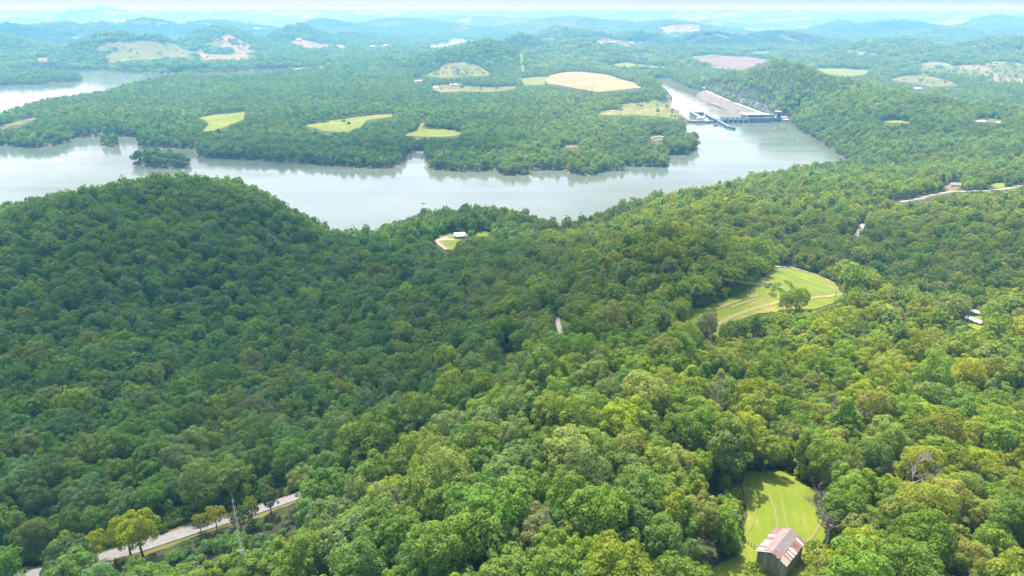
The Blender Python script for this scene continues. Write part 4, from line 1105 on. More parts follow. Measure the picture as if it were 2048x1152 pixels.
# ------------------------------------------------------------------ LATTICE MAST
def mast():
    x, y = -89.0, 185.6; z = gz(x, y)
    top = 156.5 - z
    t = thing('lattice_mast', 'slender galvanised lattice radio mast rising beside the road', 'mast', (x, y, z), 0.3)
    body = top - 9.0
    rad = lambda h: 1.15 * (1 - h / body) + 0.20 * (h / body)
    legp = lambda k, h: (rad(h) * math.cos(k * 2.094 + 0.5), rad(h) * math.sin(k * 2.094 + 0.5), h)
    for k in range(3): MB().tube([legp(k, -0.3), legp(k, body)], [0.07, 0.04], 6).build('mast_leg', M_GALV, t)
    hs = [0.0]
    while hs[-1] < body - 0.6: hs.append(min(body, hs[-1] + max(1.3, rad(hs[-1]) * 2.0)))
    for a, b_ in zip(hs[:-1], hs[1:]):
        mb = MB()
        for k in range(3):
            k2 = (k + 1) % 3
            mb.tube([legp(k, a), legp(k2, b_)], 0.028, 4); mb.tube([legp(k, b_), legp(k2, b_)], 0.028, 4)
        mb.build('bracing', M_GALV, t)
    MB().tube([(0, 0, body - 1), (0, 0, top - 1.2), (0, 0, top)], [0.12, 0.08, 0.03], 6).build('antenna', M_GALV, t)
    for h, r in ((body + 1.2, 0.55), (body + 3.4, 0.5), (body + 5.8, 0.4)):
        mb = MB()
        for a in range(3): mb.tube([(0, 0, h), (r * math.cos(a * 2.09), r * math.sin(a * 2.09), h + 0.1), (r * math.cos(a * 2.09), r * math.sin(a * 2.09), h + 0.9)], 0.05, 4)
        mb.build('dipole', M_GALV, t)
    MB().box((0, 0, -0.1), (3.2, 3.2, 0.8)).build('footing', M_CONC, t)
    for k in range(3):
        MB().tube([legp(k, body * 0.62), legp(k, body * 0.62 + 1.2)], 0.16, 6).build('panel_antenna', M_WHITE, t)
mast()

# ------------------------------------------------------------------ UTILITY POLES AND WIRES
def pole(label, x, y, h, arm=True, rz=0.0, sink=0.0):
    z = gz(x, y)
    t = thing('utility_pole', label, 'utility pole', (x, y, z), rz, 'utility poles')
    MB().tube([(0, 0, -0.8), (0, 0, h)], [0.17, 0.12], 8).build('shaft', M_POLE, t)
    if arm:
        MB().box((0, -0.16, h - 0.6), (2.6, 0.12, 0.16)).build('crossarm', M_POLE, t)
        for s in (-1.15, 0.45, 1.15): MB().tube([(s, -0.16, h - 0.52), (s, -0.16, h - 0.25)], [0.09, 0.05], 6).build('insulator', M_WHITE, t)
    MB().tube([(0.28, 0, h - 2.2), (0.28, 0, h - 1.3)], 0.2, 8).build('transformer', M_GALV, t)
    return np.array([x, y, z + h])
def cable(label, a, b, sag, r=0.04, group='overhead wires'):
    a = np.array(a, float); b = np.array(b, float)
    P = [a + (b - a) * f - np.array([0, 0, 4 * sag * f * (1 - f)]) for f in np.linspace(0, 1, 18)]
    return tag(MB().tube([p - a for p in P], r, 4).build('overhead_wire', M_WIRE, None, tuple(a)), label, 'wire', group)
p0 = at(1669, 603); T0 = pole('pale utility pole beside the track at the right end of the middle meadow', p0[0], p0[1], 9.0, True, 1.2)
pb = at(1765, 612, 12); T1 = pole('utility pole among the trees right of the middle meadow', pb[0], pb[1], 13, True, 1.2)
pl = at(1440, 560, 12); T2 = pole('utility pole hidden in the trees left of the middle meadow', pl[0], pl[1], 14, True, 1.2)
for i, dz in enumerate((-0.3, -1.1)):
    nm = ('upper', 'lower')[i]
    cable('%s wire from the meadow pole to the trees on its right' % nm, T0 + [0, 0, dz], T1 + [0, 0, dz], 1.2)
    cable('%s wire strung across the middle meadow to the left' % nm, T0 + [0, 0, dz], T2 + [0, 0, dz], 1.8)
pr = at(1745, 432, 0); T3 = pole('pole with a white crossarm on the wooded ridge left of the road', pr[0], pr[1], 24, True, 0.3)
# line across the valley at lower left
L0 = at_depth(-70, 972, 250); L1 = at_depth(300, 868, 300)
A0 = pole('utility pole beyond the left picture edge', L0[0], L0[1], max(16.0, L0[2] - gz(L0[0], L0[1])), True, 0.6)
A1 = pole('utility pole standing in the wood at the upper end of the valley wires', L1[0], L1[1], max(16.0, L1[2] - gz(L1[0], L1[1])), True, 0.6)
for k in range(4):
    cable('%s of the four wires crossing the wooded valley at lower left' % ('topmost', 'second', 'third', 'lowest')[k], A0 + [0.8 * k, 0, 0.2 - 0.9 * k], A1 + [0.8 * k, 0, 0.2 - 0.9 * k], 1.6, 0.035)

# ------------------------------------------------------------------ HOUSES AND FARM BUILDINGS
def house(name, label, cat, u, v, L_, W_, H_, rise, ang, wall, roof, group=None, windows=3, door=True, chimney=False, p=None, porch=False):
    p = at(u, v) if p is None else p
    t = thing(name, label, cat, (p[0], p[1], p[2] - 0.15), math.radians(ang), group)
    MB().box((0, 0, H_ / 2 - 0.3), (L_, W_, H_ + 0.6)).add([(-L_ / 2, -W_ / 2, H_), (-L_ / 2, W_ / 2, H_), (-L_ / 2, 0, H_ + rise - 0.05), (L_ / 2, -W_ / 2, H_), (L_ / 2, W_ / 2, H_), (L_ / 2, 0, H_ + rise - 0.05)], [(0, 2, 1), (3, 4, 5)]).build('wall', wall, t)
    ov = 0.45; k = (W_ / 2 + ov) / (W_ / 2); th = 0.18
    X = L_ / 2 + ov; Y = W_ / 2 + ov; z0 = H_ - rise * (k - 1); z1 = H_ + rise
    r = MB()
    for s in (-1, 1):
        r.add([(-X, s * Y, z0), (X, s * Y, z0), (X, 0, z1), (-X, 0, z1), (-X, s * Y, z0 + th), (X, s * Y, z0 + th), (X, 0, z1 + th), (-X, 0, z1 + th)], [(0, 1, 2, 3), (7, 6, 5, 4), (0, 4, 5, 1), (0, 3, 7, 4), (1, 5, 6, 2)])
    ro = r.build('roof', roof, t)
    if chimney: MB().box((L_ * 0.2, 0.6, z1 + 0.5), (0.8, 0.8, 1.8)).build('chimney', M_REDBRICK, ro)
    for s in (-1, 1):
        for i in range(windows):
            x = -L_ / 2 + (i + 0.75) * L_ / (windows + 0.5)
            w = MB().box((x, s * (W_ / 2 + 0.02), H_ * 0.55), (1.1, 0.08, 1.2)).build('window', M_WHITE, t)
            MB().box((x, s * (W_ / 2 + 0.055), H_ * 0.55), (0.9, 0.05, 1.0)).build('pane', M_GLASS, w)
    if door: MB().box((L_ * 0.08, -(W_ / 2 + 0.03), min(1.0, H_ * 0.4)), (1.0 if L_ < 16 else 3.2, 0.07, min(2.1, H_ * 0.8))).build('door', M_REDROOF, t)
    if porch:
        MB().box((0, -(W_ / 2 + 1.4), 2.5), (L_ * 0.7, 2.6, 0.14)).build('porch_roof', roof, t)
        for s in (-1, 1): MB().box((s * L_ * 0.33, -(W_ / 2 + 2.5), 1.2), (0.15, 0.15, 2.5)).build('porch_post', M_WHITE, t)
    return t
house('house', 'white-roofed house by the curved drive on the wooded lake bank', 'house', 919, 473, 13, 9, 3.0, 2.3, 12, M_WHITE, M_WHITEROOF, chimney=True, porch=True)
house('shed', 'small white shed left of the white-roofed lakeside house', 'shed', 911, 475, 4, 3, 2.4, 0.9, 20, M_CREAM, M_WHITEROOF, windows=1)
house('garage', 'low white-roofed garage at the top of the curved drive', 'garage', 890, 464, 7, 5, 2.6, 0.8, 5, M_CREAM, M_WHITEROOF, windows=1)
pp_ = at(1942, 645)
house('mobile_home', 'long pale-roofed trailer home in the small clearing at the right edge', 'trailer', 0, 0, 15, 4.6, 2.9, 0.5, 116, M_CREAM, M_WHITEROOF, windows=4, p=pp_)
house('carport', 'teal-sided shed with a white and red roof at the right edge', 'shed', 1950, 631, 10, 4.5, 3.4, 1.1, -28, M_TEAL, M_WHITEROOF, windows=1)
house('cabin', 'dark-roofed cabin above the ridge road at right', 'cabin', 1908, 373, 12, 8, 3.2, 2.6, -10, M_CREAM, M_GREYROOF, chimney=True)
for i, (u, v, l, w, a, lb) in enumerate([(1304, 279, 12, 8, 70, 'leftmost tan-roofed building of the campsite on the peninsula'), (1312, 276, 9, 7, 10, 'tan-roofed building in the middle of the peninsula campsite'), (1323, 277, 12, 7, 40, 'rightmost tan-roofed building of the peninsula campsite'), (1319, 281, 10, 5, -15, 'lowest tan-roofed building of the peninsula campsite')]):
    house('camp_building', lb, 'building', u, v, l, w, 3.0, 1.6, a, M_CREAM, M_SANDY, 'campsite buildings', windows=2)
for i, (u, v, a, lb) in enumerate([(1371, 272, 10, 'white camper farthest left on the wooded point by the lake'), (1376, 275, 60, 'white camper in the middle of the wooded point by the lake'), (1383, 278, 30, 'white camper farthest right on the wooded point by the lake')]):
    house('camper_trailer', lb, 'trailer', u, v, 8, 3, 2.8, 0.3, a, M_WHITE, M_WHITEROOF, 'campers on the point', windows=2)
FARM = [(837, 165, 30, 14, 6, 4, 8, M_CREAM, M_REDROOF, 'large pinkish-roofed barn left of the valley fields'), (907, 172, 24, 12, 5, 3, 5, M_WHITE, M_WHITEROOF, 'white farm building at the upper edge of the valley fields, the left one of two'),
        (917, 172, 26, 10, 5, 2.5, -4, M_WHITE, M_REDROOF, 'white farm building at the upper edge of the valley fields, the right one of two'), (856, 175, 16, 10, 4, 2, 0, M_CREAM, M_WHITEROOF, 'small farm shed at the left end of the valley fields'), (871, 176, 18, 10, 4, 2, 20, M_WHITE, M_WHITEROOF, 'pale farm shed at the lower left of the valley fields'),
        (598, 81, 40, 26, 9, 6, 0, M_WHITE, M_WHITEROOF, 'white barn on top of the dry far-left pasture'), (1832, 181, 38, 18, 7, 4, 30, M_WHITE, M_WHITEROOF, 'large white-roofed barn below the pale field at right'), (1869, 187, 20, 12, 5, 3, 20, M_WHITE, M_WHITEROOF, 'smaller white-roofed building right of the large white barn'),
        (1836, 249, 26, 12, 5, 3, -12, M_WHITE, M_WHITEROOF, 'white-roofed house at the end of the narrow green field at right'), (1878, 236, 16, 11, 6, 4, 60, M_CREAM, M_SANDY, 'tall cream house among the trees behind the bluff'), (1914, 245, 18, 12, 5, 3, 30, M_CREAM, M_REDROOF, 'reddish-roofed house left of the small pale meadow at right'),
        (1958, 246, 24, 9, 4, 2, -15, M_WHITE, M_WHITEROOF, 'long white-roofed building in the small pale meadow at right, left one'), (1999, 248, 22, 8, 4, 2, 10, M_WHITE, M_WHITEROOF, 'long white-roofed building in the small pale meadow at right, right one'),
        (1618, 161, 26, 20, 7, 2, 15, M_CREAM, M_GREYROOF, 'grey building on the shoulder of the wooded bluff'), (1410, 181, 26, 20, 9, 4, 20, M_SANDY, M_SANDY, 'sandy-coloured building at the far end of the riverside embankment'), (1560, 104, 30, 14, 6, 3, 0, M_WHITE, M_WHITEROOF, 'white farm building beside the far field right of the brown ploughed field'),
        (480, 121, 22, 12, 5, 3, 0, M_WHITE, M_WHITEROOF, 'white shed in the dry field below the far-left hills'), (897, 122, 20, 12, 5, 3, 10, M_WHITE, M_WHITEROOF, 'white house at the top of the hill pasture'), (1150, 118, 18, 12, 5, 3, 0, M_CREAM, M_WHITEROOF, 'pale house in the woods above the tan hay field')]
for u, v, l, w, h, r_, a, mw, mr_, lb in FARM:
    house('farm_building', lb, 'farm building', u, v, l, w, h, r_, a, mw, mr_, 'scattered farm buildings', windows=2)
rg_ = random.Random(21)
TOWN = [(1326, 58), (1340, 63), (1352, 56), (1366, 60), (1380, 57), (1392, 62), (1346, 68), (1320, 70), (1200, 88), (1225, 86), (1262, 87), (1284, 88), (902, 60), (930, 58), (1010, 47), (1950, 76), (1880, 72), (1990, 77), (1645, 75), (1700, 70), (150, 77), (170, 52), (655, 98), (745, 94), (772, 92)]
SIDE_ = ['left', 'middle', 'right']
for i, (u, v) in enumerate(TOWN):
    house('far_house', 'tiny pale house far off among the hills, %s from the left' % ('first second third fourth fifth sixth seventh eighth ninth tenth eleventh twelfth thirteenth fourteenth fifteenth sixteenth seventeenth eighteenth nineteenth twentieth twenty-first twenty-second twenty-third twenty-fourth twenty-fifth'.split()[sorted(TOWN).index((u, v))]), 'house', u, v, rg_.uniform(26, 44), 20, 8, 4, rg_.uniform(-30, 30), M_WHITE, M_WHITEROOF, 'far houses', windows=1, door=False)

# ------------------------------------------------------------------ DAM, LOCK AND POWERHOUSE
Y0 = ydam - 5.0
def dam():
    t = thing('dam', 'long grey concrete dam with gated spillway, deck and powerhouse', 'dam', (590, Y0, 0), 0.02)
    n = 5; sp = 14.4; pw = 4.0
    MB().box((36, 16, -8), (80, 24, 12)).build('sill', M_CONC, t)
    for i in range(n + 1):
        x = i * sp
        MB().box((x, 12, -1), (pw, 26, 24)).tube([(x, -1, -13), (x, -1, 11)], pw / 2, 10).build('pier', M_CONC, t)
        MB().box((x, 20, 13.5), (3.2, 8, 7)).build('hoist_house', M_CONC, t) if i in (0, 5) else None
    for i in range(n):
        x = (i + 0.5) * sp; vs = []; fs = []
        for k in range(9):
            a = math.radians(-35 + 9 * k); yy = 14 - 12 * math.cos(a); zz = 12 * math.sin(a) + 0.5
            vs += [(x - sp / 2 + pw / 2, yy, zz), (x + sp / 2 - pw / 2, yy, zz), (x - sp / 2 + pw / 2, yy + 0.5, zz), (x + sp / 2 - pw / 2, yy + 0.5, zz)]
        for k in range(8): a = k * 4; fs += [(a, a + 1, a + 5, a + 4), (a + 6, a + 7, a + 3, a + 2), (a, a + 4, a + 6, a + 2), (a + 1, a + 3, a + 7, a + 5)]
        g_ = MB().add(vs, fs).build('spillway_gate', M_STEEL, t)
        for q in range(4): MB().box((x - 3.6 + q * 2.4, 1.6, 2.0), (0.35, 0.5, 6.5)).build('gate_rib', M_STEEL, g_)
    dk = MB().box((76, 6, 11.6), (160, 8, 1.2)).build('deck', M_CONC, t)
    for s in (2.2, 9.8): MB().box((76, s, 12.75), (160, 0.3, 1.1)).build('parapet', M_CONC, dk)
    # intake and powerhouse
    MB().box((113, 12, -1), (82, 18, 24)).build('intake', M_CONC_D, t)
    for i in range(12): MB().box((76 + i * 6.8, 2.4, 3), (1.2, 1.6, 15)).build('trash_rack_rib', M_CONC, t)
    ph = MB().box((114, 54, 1.5), (84, 26, 28)).build('powerhouse', M_CONC_D, t)
    MB().box((114, 54, 16.3), (87, 29, 1.6)).build('powerhouse_roof', M_WHITE, ph)
    for i in range(14): MB().box((76 + i * 5.6, 40.9, 12.0), (3.4, 0.3, 3.0)).build('powerhouse_window', M_GLASS, ph)
    tw = MB().box((160, 22, 6.5), (13, 20, 41)).build('service_tower', M_CONC_D, t)
    MB().box((160, 22, 27.6), (17, 24, 1.6)).build('tower_cap', M_REDBRICK, tw)
    for i in range(3): MB().box((156.5 + i * 3.6, 11.9, 17), (1.6, 0.3, 9)).build('tower_window', M_GLASS, tw)
    MB().box((177, 10, -1), (24, 20, 18)).build('abutment', M_CONC, t)
    cr = MB().box((150, 6, 15.5), (3, 5, 6)).tube([(150, 6, 18), (141, 4, 22)], 0.5, 5).build('gantry_crane', M_CREAM, t)
    return t
dam()
house('service_building', 'low white building at the right end of the dam', 'building', 0, 0, 16, 9, 4.5, 1.2, 5, M_WHITE, M_WHITEROOF, windows=4, p=np.array([767, Y0 + 26, 8.2]))
def lock():
    t = thing('navigation_lock', 'dark-walled navigation lock with a long guide wall reaching into the lake', 'lock', (585, Y0, 0))
    MB().prism([(-3, -112), (6, -118), (8, -112), (1, -100), (0, 150), (-8, 150), (-6, -96)], -14, 5.0).build('guide_wall', M_STEEL, t)
    MB().prism([(-9, -100), (-5.4, -100), (-7.4, 150), (-9.5, 150)], 4.0, 5.15).build('guide_wall_edge', M_CONC_D, t)
    MB().box((-38, 95, -3), (9, 200, 16)).build('chamber_wall', M_CONC_D, t)
    MB().box((-38, 95, 5.3), (8.6, 199, 0.6)).build('chamber_walkway', M_CONC, t)
    for y in (18, 165):
        for s in (-1, 1): MB().box((-20 + s * 6.4, y - 1.5, 0), (13.6, 1.2, 14), s * 0.22).build('mitre_gate', M_STEEL, t)
    MB().box((-20, 95, -7), (27, 190, 8)).build('chamber_floor', M_CONC_D, t)
    for y in (40, 150): MB().box((-38, y, 9), (6, 10, 7)).build('control_hut', M_WHITE, t)
    MB().tube([(-44, 190, 5), (-44, 190, 12), (-30, 165, 10)], 1.0, 6).build('crane_boom', M_STEEL, t)
lock()
t = thing('guide_wall_end', 'short curved concrete mooring wall in the water left of the lock', 'mooring wall', (560, Y0 - 42, 0))
MB().prism([(-9, -12), (-3, -13), (5, -6), (8, 4), (6, 5), (2, -2), (-4, -8), (-9, -8)], -5, 3.2).build('wall', M_CONC_D, t)
for k in range(3): MB().tube([(-7 + k * 6, -9 + k * 4.5, 3.2), (-7 + k * 6, -9 + k * 4.5, 4.6)], 0.5, 8).build('bollard', M_STEEL, t)
t = thing('quay', 'straight beige concrete quay wall left of the lock', 'quay', (520, Y0, 0))
MB().box((0, 8, -3), (92, 14, 15)).build('wall', M_SANDY, t); MB().box((0, 1.2, 4.9), (92, 1.0, 0.9)).build('coping', M_CONC, t)
house('control_building', 'white lock control building on the quay', 'building', 0, 0, 18, 11, 7, 1.0, 3, M_WHITE, M_WHITEROOF, windows=4, p=np.array([530, Y0 + 22, 4.5]))

# riverside embankment below the dam and the cliff above its road
cres = [(733, 2790), (727, 2740), (727, 2600), (731, 2470), (735, 2320), (740, 2182), (744, 2110), (748, Y0 + 60)]
toe = [(694, 2790), (684, 2737), (679, 2580), (680, 2435), (692, 2300), (708, 2191), (722, 2120), (735, Y0 + 60)]
def lerp_line(pts_, n):
    pts_ = np.array(pts_, float); d = np.r_[0, np.cumsum(np.linalg.norm(np.diff(pts_, axis=0), axis=1))]; s = np.linspace(0, d[-1], n)
    return np.stack([np.interp(s, d, pts_[:, k]) for k in range(pts_.shape[1])], 1)
n_ = 120; CR = lerp_line(cres, n_); TO = lerp_line(toe, n_)
vs = []; fs = []; K = 14
for i in range(n_):
    for k in range(K):
        f = k / (K - 1); p = TO[i] + (CR[i] - TO[i]) * f
        z = -11.5 + 19.5 * min(1, f * 1.05) + (random.random() - 0.5) * (1.0 if k < K - 2 else 0.2)
        vs.append((p[0], p[1], z))
for i in range(n_ - 1):
    for k in range(K - 1): a = i * K + k; fs.append((a, a + 1, a + K + 1, a + K))
tag(MB().add(vs, fs).build('embankment', M_RIPRAP), 'stony riverside embankment below the dam', kind='structure')
vs = []; fs = []
for i in range(n_):
    vs += [(CR[i][0] - 0.4, CR[i][1], 8.0), (CR[i][0] + 5, CR[i][1], 8.35), (CR[i][0] + 10, CR[i][1], 8.2)]
for i in range(n_ - 1):
    for k in range(2): a = i * 3 + k; fs.append((a, a + 1, a + 4, a + 3))
tag(MB().add(vs, fs).build('embankment_road', M_SANDY), 'pale road along the top of the riverside embankment', kind='structure')
# cliff
base = [(743, 2800), (743, 2700), (744, 2500), (748, 2350), (754, 2215), (766, 2140), (783, 2090), (792, Y0 + 30), (800, Y0 - 10)]
B_ = lerp_line(base, 220); K = 26; vs = []; fs = []
hh = 17 + 13 * fbm(B_[:, 1] / 60.0, B_[:, 0] * 0 + 3.3, 3) * smooth(2810, 2600, B_[:, 1])
hh = hh * (0.45 + 0.55 * smooth(Y0 - 10, Y0 + 90, B_[:, 1]))
for i in range(len(B_)):
    for k in range(K):
        f = k / (K - 1); y = B_[i][1]
        z = 5 + f * hh[i]
        crag = (vnoise(np.array([y / 7.0]), np.array([z / 16.0]))[0] - 0.5) * 9 + (vnoise(np.array([y / 2.6 + 50]), np.array([z / 3.0]))[0] - 0.5) * 3.5
        ledge = 3.0 * math.floor(f * 4)
        vs.append((B_[i][0] - 4 + f * 8 + ledge * 0.12 + crag * 0.8, y + (random.random() - 0.5) * 0.8, z))
for i in range(len(B_) - 1):
    for k in range(K - 1): a = i * K + k; fs.append((a, a + 1, a + K + 1, a + K))
tag(MB().add(vs, fs).build('cliff', M_ROCK, smooth_shade=True), 'grey limestone cliff above the river beside the dam', kind='structure')
# rubble beach at the right abutment
mb = MB(); rr = random.Random(9)
for i in range(260):
    x = rr.uniform(722, 790); y = Y0 - 2 - rr.random() ** 1.5 * 9; s = rr.uniform(0.8, 2.2); mb.box((x, y, 0.5 + rr.random() * 1.2), (s, s * rr.uniform(0.6, 1.2), s * 0.8), rr.random() * 3)
tag(mb.build('rubble', M_SANDY), 'pale rubble along the waterline at the right end of the dam', kind='stuff')

# ------------------------------------------------------------------ BOAT
bp_ = on_z(847, 407, 0)
t = thing('motor_boat', 'tiny dark motor boat on the open lake', 'boat', (bp_[0], bp_[1], 0), 0.4)
vs = []
for x, w, z in ((-3, 1.0, 0.75), (-1, 1.15, 0.75), (1.2, 1.0, 0.85), (3.2, 0.05, 1.1)): vs += [(x, -w, z), (x, -w * 0.6, -0.25), (x, w * 0.6, -0.25), (x, w, z)]
fs = [(0, 3, 2, 1)] + [(i * 4 + k, i * 4 + k + 1, i * 4 + k + 5, i * 4 + k + 4) for i in range(3) for k in range(3)] + [(1, 2, 6, 5), (0, 4, 7, 3), (4, 8, 11, 7), (8, 12, 15, 11)]
MB().add(vs, fs).build('hull', M_STEEL, t); MB().box((-3.2, 0, 0.9), (0.5, 0.5, 1.2)).build('outboard', M_GLASS, t); MB().box((0, 0, 1.2), (0.3, 1.2, 0.9)).build('windscreen', M_GLASS, t)

# ------------------------------------------------------------------ DEAD AND LONE TREES
def dead_geo(seed, levels=4, H=15.0):
    rg = random.Random(seed); tr = MB(); br = MB()
    def grow(p, d, l, r, lev):
        mid = p + d * l * 0.5 + np.array([rg.uniform(-1, 1), rg.uniform(-1, 1), 0]) * l * 0.07; q = p + d * l
        (tr if lev == 0 else br).tube([p, mid, q], [r, r * 0.8, r * 0.55], 5 if lev < 2 else 3, cap=False)
        if lev >= levels: return
        for i in range(rg.choice((3, 4)) if lev else 7):
            a = rg.uniform(0, 6.283); tilt = rg.uniform(0.45, 1.1)
            s = np.cross(d, [math.cos(a), math.sin(a), 0.3]); s = s / (np.linalg.norm(s) + 1e-9)
            nd = d * math.cos(tilt) + s * math.sin(tilt) + np.array([0, 0, 0.12]); nd = nd / np.linalg.norm(nd)
            grow(p + d * l * rg.uniform(0.45, 1.0), nd, l * rg.uniform(0.42, 0.62), r * 0.5, lev + 1)
    grow(np.array([0, 0, -1.0]), np.array([0.03, 0.02, 1.0]), H * 0.72, 0.34, 0)
    return tr, br
DEAD = []
for s in range(3):
    a, b_ = dead_geo(40 + s); DEAD.append((a.mesh('trunk', M_DEADWOOD), b_.mesh('branches', M_DEADWOOD)))
for k, (u, v, s, lb) in enumerate(DEAD_AT):
    p = DEAD_P[k]
    t = thing('dead_tree', lb, 'dead tree', (p[0], p[1], gz(p[0], p[1]) + 1.5), k * 1.3, 'dead trees')
    t.scale = (s * 1.35, s * 1.35, s * 1.3)
    a, b_ = DEAD[k % 3]; link('trunk', a, t); link('branches', b_, t)
YG = (0.19, 0.235, 0.02); YL = (0.21, 0.225, 0.02); GR = (0.07, 0.12, 0.02); DK = (0.05, 0.085, 0.03)
LONE = [(288, 1120, 1.25, 0, (0.21, 0.25, 0.012), 'tallest bright yellow-green tree standing at the near roadside'), (262, 1114, 1.05, 5, (0.2, 0.25, 0.012), 'yellow-green tree close left of the tallest roadside tree'), (195, 1132, 0.9, 2, (0.2, 0.25, 0.012), 'broad yellow-green tree hiding the road near its left end'), (140, 1144, 0.95, 3, (0.19, 0.24, 0.012), 'leftmost yellow-green tree beside the road'),
        (434, 1058, 0.62, 2, YL, 'small golden-green tree with visible trunk by the road'), (403, 1066, 0.52, 5, YL, 'smallest golden tree left along the road verge'), (484, 1064, 0.66, 0, GR, 'small green tree with bare forked trunk right of the mast'), (506, 1046, 0.66, 5, (0.13, 0.16, 0.02), 'slim olive roadside tree between mast and far end of the road'), (543, 1028, 0.72, 6, (0.09, 0.11, 0.04), 'grey-green roadside tree nearest the far end of the road'),
        (1572, 622, 1.0, 5, (0.17, 0.22, 0.04), 'smaller round tree in the middle meadow, left of its neighbour'), (1597, 622, 1.2, 0, (0.19, 0.245, 0.025), 'larger leafy tree in the middle meadow, right of its neighbour'), (1412, 682, 1.25, 1, (0.19, 0.22, 0.09), 'grey-green tree at the lower left corner of the middle meadow')]
for k, (u, v, s, sh, tn, lb) in enumerate(LONE):
    p = at(u, v)
    add_tree('lone_tree', p[0], p[1], p[2] - (3.4 * s if k >= 9 else 0.0), (s, s, s * 0.98), k * 0.9, sh, tn, lb, 'lone trees by road and meadow')
rs_ = random.Random(31)
V, Q = crown_geo(420, 0.55, 900, rx=3.2, rz=2.2, cz=1.7, lobes=14, lobe_r=(0.8, 1.3)); SHRUB = np_mesh('foliage', V, Q, M_LEAF)
ST = MB().tube([(0, 0, -0.4), (0.1, 0, 1.4)], [0.14, 0.05], 5).mesh('stem', M_BARK)
rows = [('left', 1532, 1556), ('middle', 1556, 1574), ('right', 1574, 1592)]
pos_ = [(1535, 577), (1540, 572), (1548, 574), (1552, 578), (1545, 583), (1541, 590), (1556, 571), (1560, 581), (1572, 566), (1579, 570), (1583, 575), (1586, 580), (1566, 588), (1548, 594)]
order_ = sorted(range(len(pos_)), key=lambda q: pos_[q][0])
words = 'first second third fourth fifth sixth seventh eighth ninth tenth eleventh twelfth thirteenth fourteenth'.split()
for r_, k in enumerate(order_):
    p = at(*pos_[k]); s = rs_.uniform(0.45, 0.75)
    t = thing('shrub', 'low dark shrub in the middle meadow, %s counted from the left' % words[r_], 'shrub', tuple(p), rs_.uniform(0, 6), 'shrubs in the middle meadow'); t.scale = (s, s, s)
    c_ = link('foliage', SHRUB, t); c_['tint'] = [0.08, 0.14, 0.015, 1.0]; link('stem', ST, t)
for u, v, s, lb in ((1626, 1102, 0.8, 'dark bush behind the right corner of the barn'), (1506, 1148, 0.9, 'green bush against the front corner of the barn'), (1618, 1128, 0.8, 'green bush along the right wall of the barn')):
    p = at(u, v); t = thing('shrub', lb, 'shrub', tuple(p), 1.0, 'bushes round the barn'); t.scale = (s, s, s)
    c_ = link('foliage', SHRUB, t); c_['tint'] = [0.08, 0.12, 0.02, 1.0]; link('stem', ST, t)
def boulder(u, v, s, lb, mat):
    p = at(u, v); bm = bmesh.new(); bmesh.ops.create_icosphere(bm, subdivisions=2, radius=1.0); rg = random.Random(int(u))
    for q in bm.verts: q.co *= rg.uniform(0.78, 1.1); q.co.z *= 0.6
    me = bpy.data.meshes.new('boulder'); bm.to_mesh(me); bm.free(); me.materials.append(mat)
    o = link('boulder', me, None, (p[0], p[1], p[2] + 0.3 * s)); o.scale = (s, s * 0.8, s); tag(o, lb, 'boulder')
boulder(1635, 1104, 1.3, 'pale boulder behind the bush at the right of the barn', M_CREAM)
boulder(1649, 982, 1.5, 'pinkish boulder at the upper right edge of the barn meadow', simple_mat('pink_stone', (0.55, 0.42, 0.36), 0.9, 0.15, 0.8))

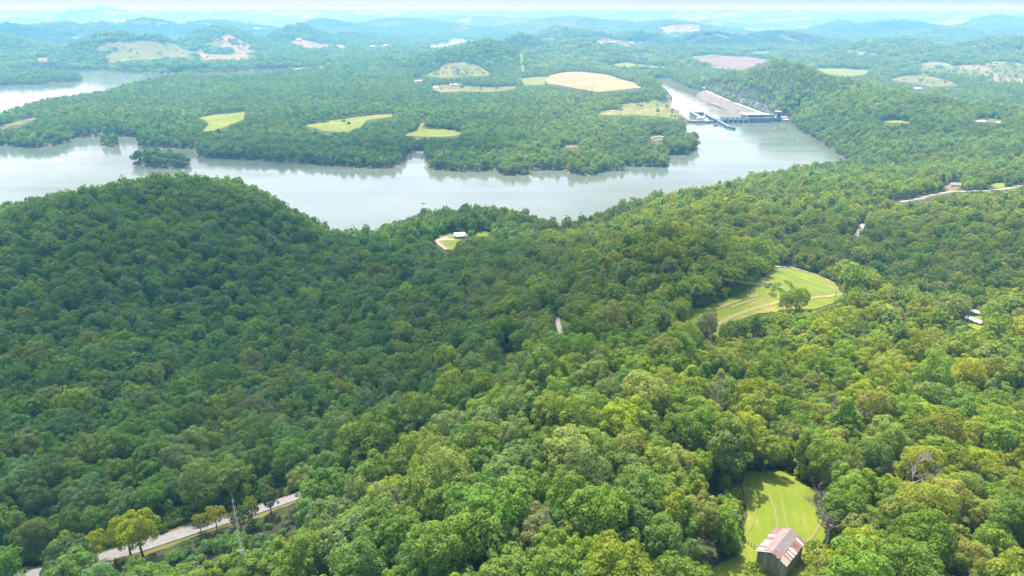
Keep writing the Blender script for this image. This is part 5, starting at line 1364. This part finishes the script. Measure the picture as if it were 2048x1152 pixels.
# ------------------------------------------------------------------ CLOUDS overhead that shade parts of the valley
m, nt, N, L = new_mat('cloud_vapour')
out = N.new('ShaderNodeOutputMaterial'); pv = N.new('ShaderNodeVolumePrincipled'); pv.inputs['Color'].default_value = (1, 1, 1, 1); pv.inputs['Density'].default_value = 0.0038
L.new(pv.outputs[0], out.inputs['Volume']); M_CLOUD = m
def cloud(u, v, rx, ry, label, thick=200.0, h=1350.0, rot=0.0, seed=1):
    p = at(u, v); k = (h - p[2]) / SUN_DIR[2]
    c = np.array([p[0] + SUN_DIR[0] * k, p[1] + SUN_DIR[1] * k, h])
    bm = bmesh.new(); bmesh.ops.create_icosphere(bm, subdivisions=5, radius=1.0)
    P = np.array([q.co[:] for q in bm.verts])
    a = np.arctan2(P[:, 1], P[:, 0]); lump = 0.72 + 0.55 * fbm(P[:, 0] * 1.6 + seed * 3.7 + 20, P[:, 1] * 1.6 + seed * 5.1 + 20, 3)
    top = 0.55 + 0.9 * fbm(P[:, 0] * 3.1 + seed + 40, P[:, 1] * 3.1 + 40, 4)
    X = P[:, 0] * rx * lump; Y = P[:, 1] * ry * lump; Z = np.where(P[:, 2] > 0, P[:, 2] * thick * top, P[:, 2] * thick * 0.22)
    for q, x, y, z in zip(bm.verts, X, Y, Z): q.co = (x, y, z)
    me = bpy.data.meshes.new('cloud'); bm.to_mesh(me); bm.free(); me.materials.append(M_CLOUD)
    o = link('cloud', me, None, tuple(c), rot)
    return tag(o, label, kind='stuff')
cloud(400, 640, 470, 340, 'fair-weather cloud high over the left valley', 320, seed=1)
cloud(660, 300, 520, 130, 'long fair-weather cloud over the peninsula shore', 200, seed=2, rot=0.1)
cloud(960, 440, 190, 90, 'small fair-weather cloud over the lakeside house', 150, seed=3)
cloud(1800, 520, 250, 130, 'fair-weather cloud over the right-hand valley', 170, seed=4, rot=-0.2)
cloud(1480, 80, 1300, 500, 'broad fair-weather cloud over the far right hills', 220, seed=5)
cloud(60, 66, 1100, 500, 'broad fair-weather cloud over the far left hills', 220, seed=6)
cloud(1290, 105, 700, 320, 'fair-weather cloud over the river bend', 200, seed=7)
cloud(1030, 90, 500, 300, 'fair-weather cloud over the hills beyond the peninsula', 180, seed=8)


cloud(330, 58, 1500, 650, 'broad unseen cloud added for shade beyond the far left farm', 230, seed=11)  # this and the next three: unseen, added to shade far ridges and dim haze
cloud(760, 52, 1700, 900, 'broad unseen cloud added to shade the far middle ridges', 240, seed=12)
cloud(1850, 62, 1500, 700, 'broad unseen cloud added for shade beyond the right-hand fields', 230, seed=13)
cloud(1150, 45, 2200, 1500, 'wide unseen cloud added to shade the land near the horizon', 260, seed=14)


HAZE_DENSITY = 1.25e-4
# ------------------------------------------------------------------ haze
hz = MB().box((0, 30000, (-40 + 345) / 2 ), (160000, 80000, 385))
m, nt, N, L = new_mat('summer_haze')
out = N.new('ShaderNodeOutputMaterial'); pv = N.new('ShaderNodeVolumePrincipled')
pv.inputs['Color'].default_value = (0.15, 0.50, 0.78, 1)
pv.inputs['Density'].default_value = HAZE_DENSITY
pv.inputs['Absorption Color'].default_value = (0.70, 0.34, 0.05, 1)
pv.inputs['Anisotropy'].default_value = 0.15
L.new(pv.outputs[0], out.inputs['Volume'])
o = hz.build('haze', m)
tag(o, 'thin blue summer haze over the whole valley', kind='stuff')
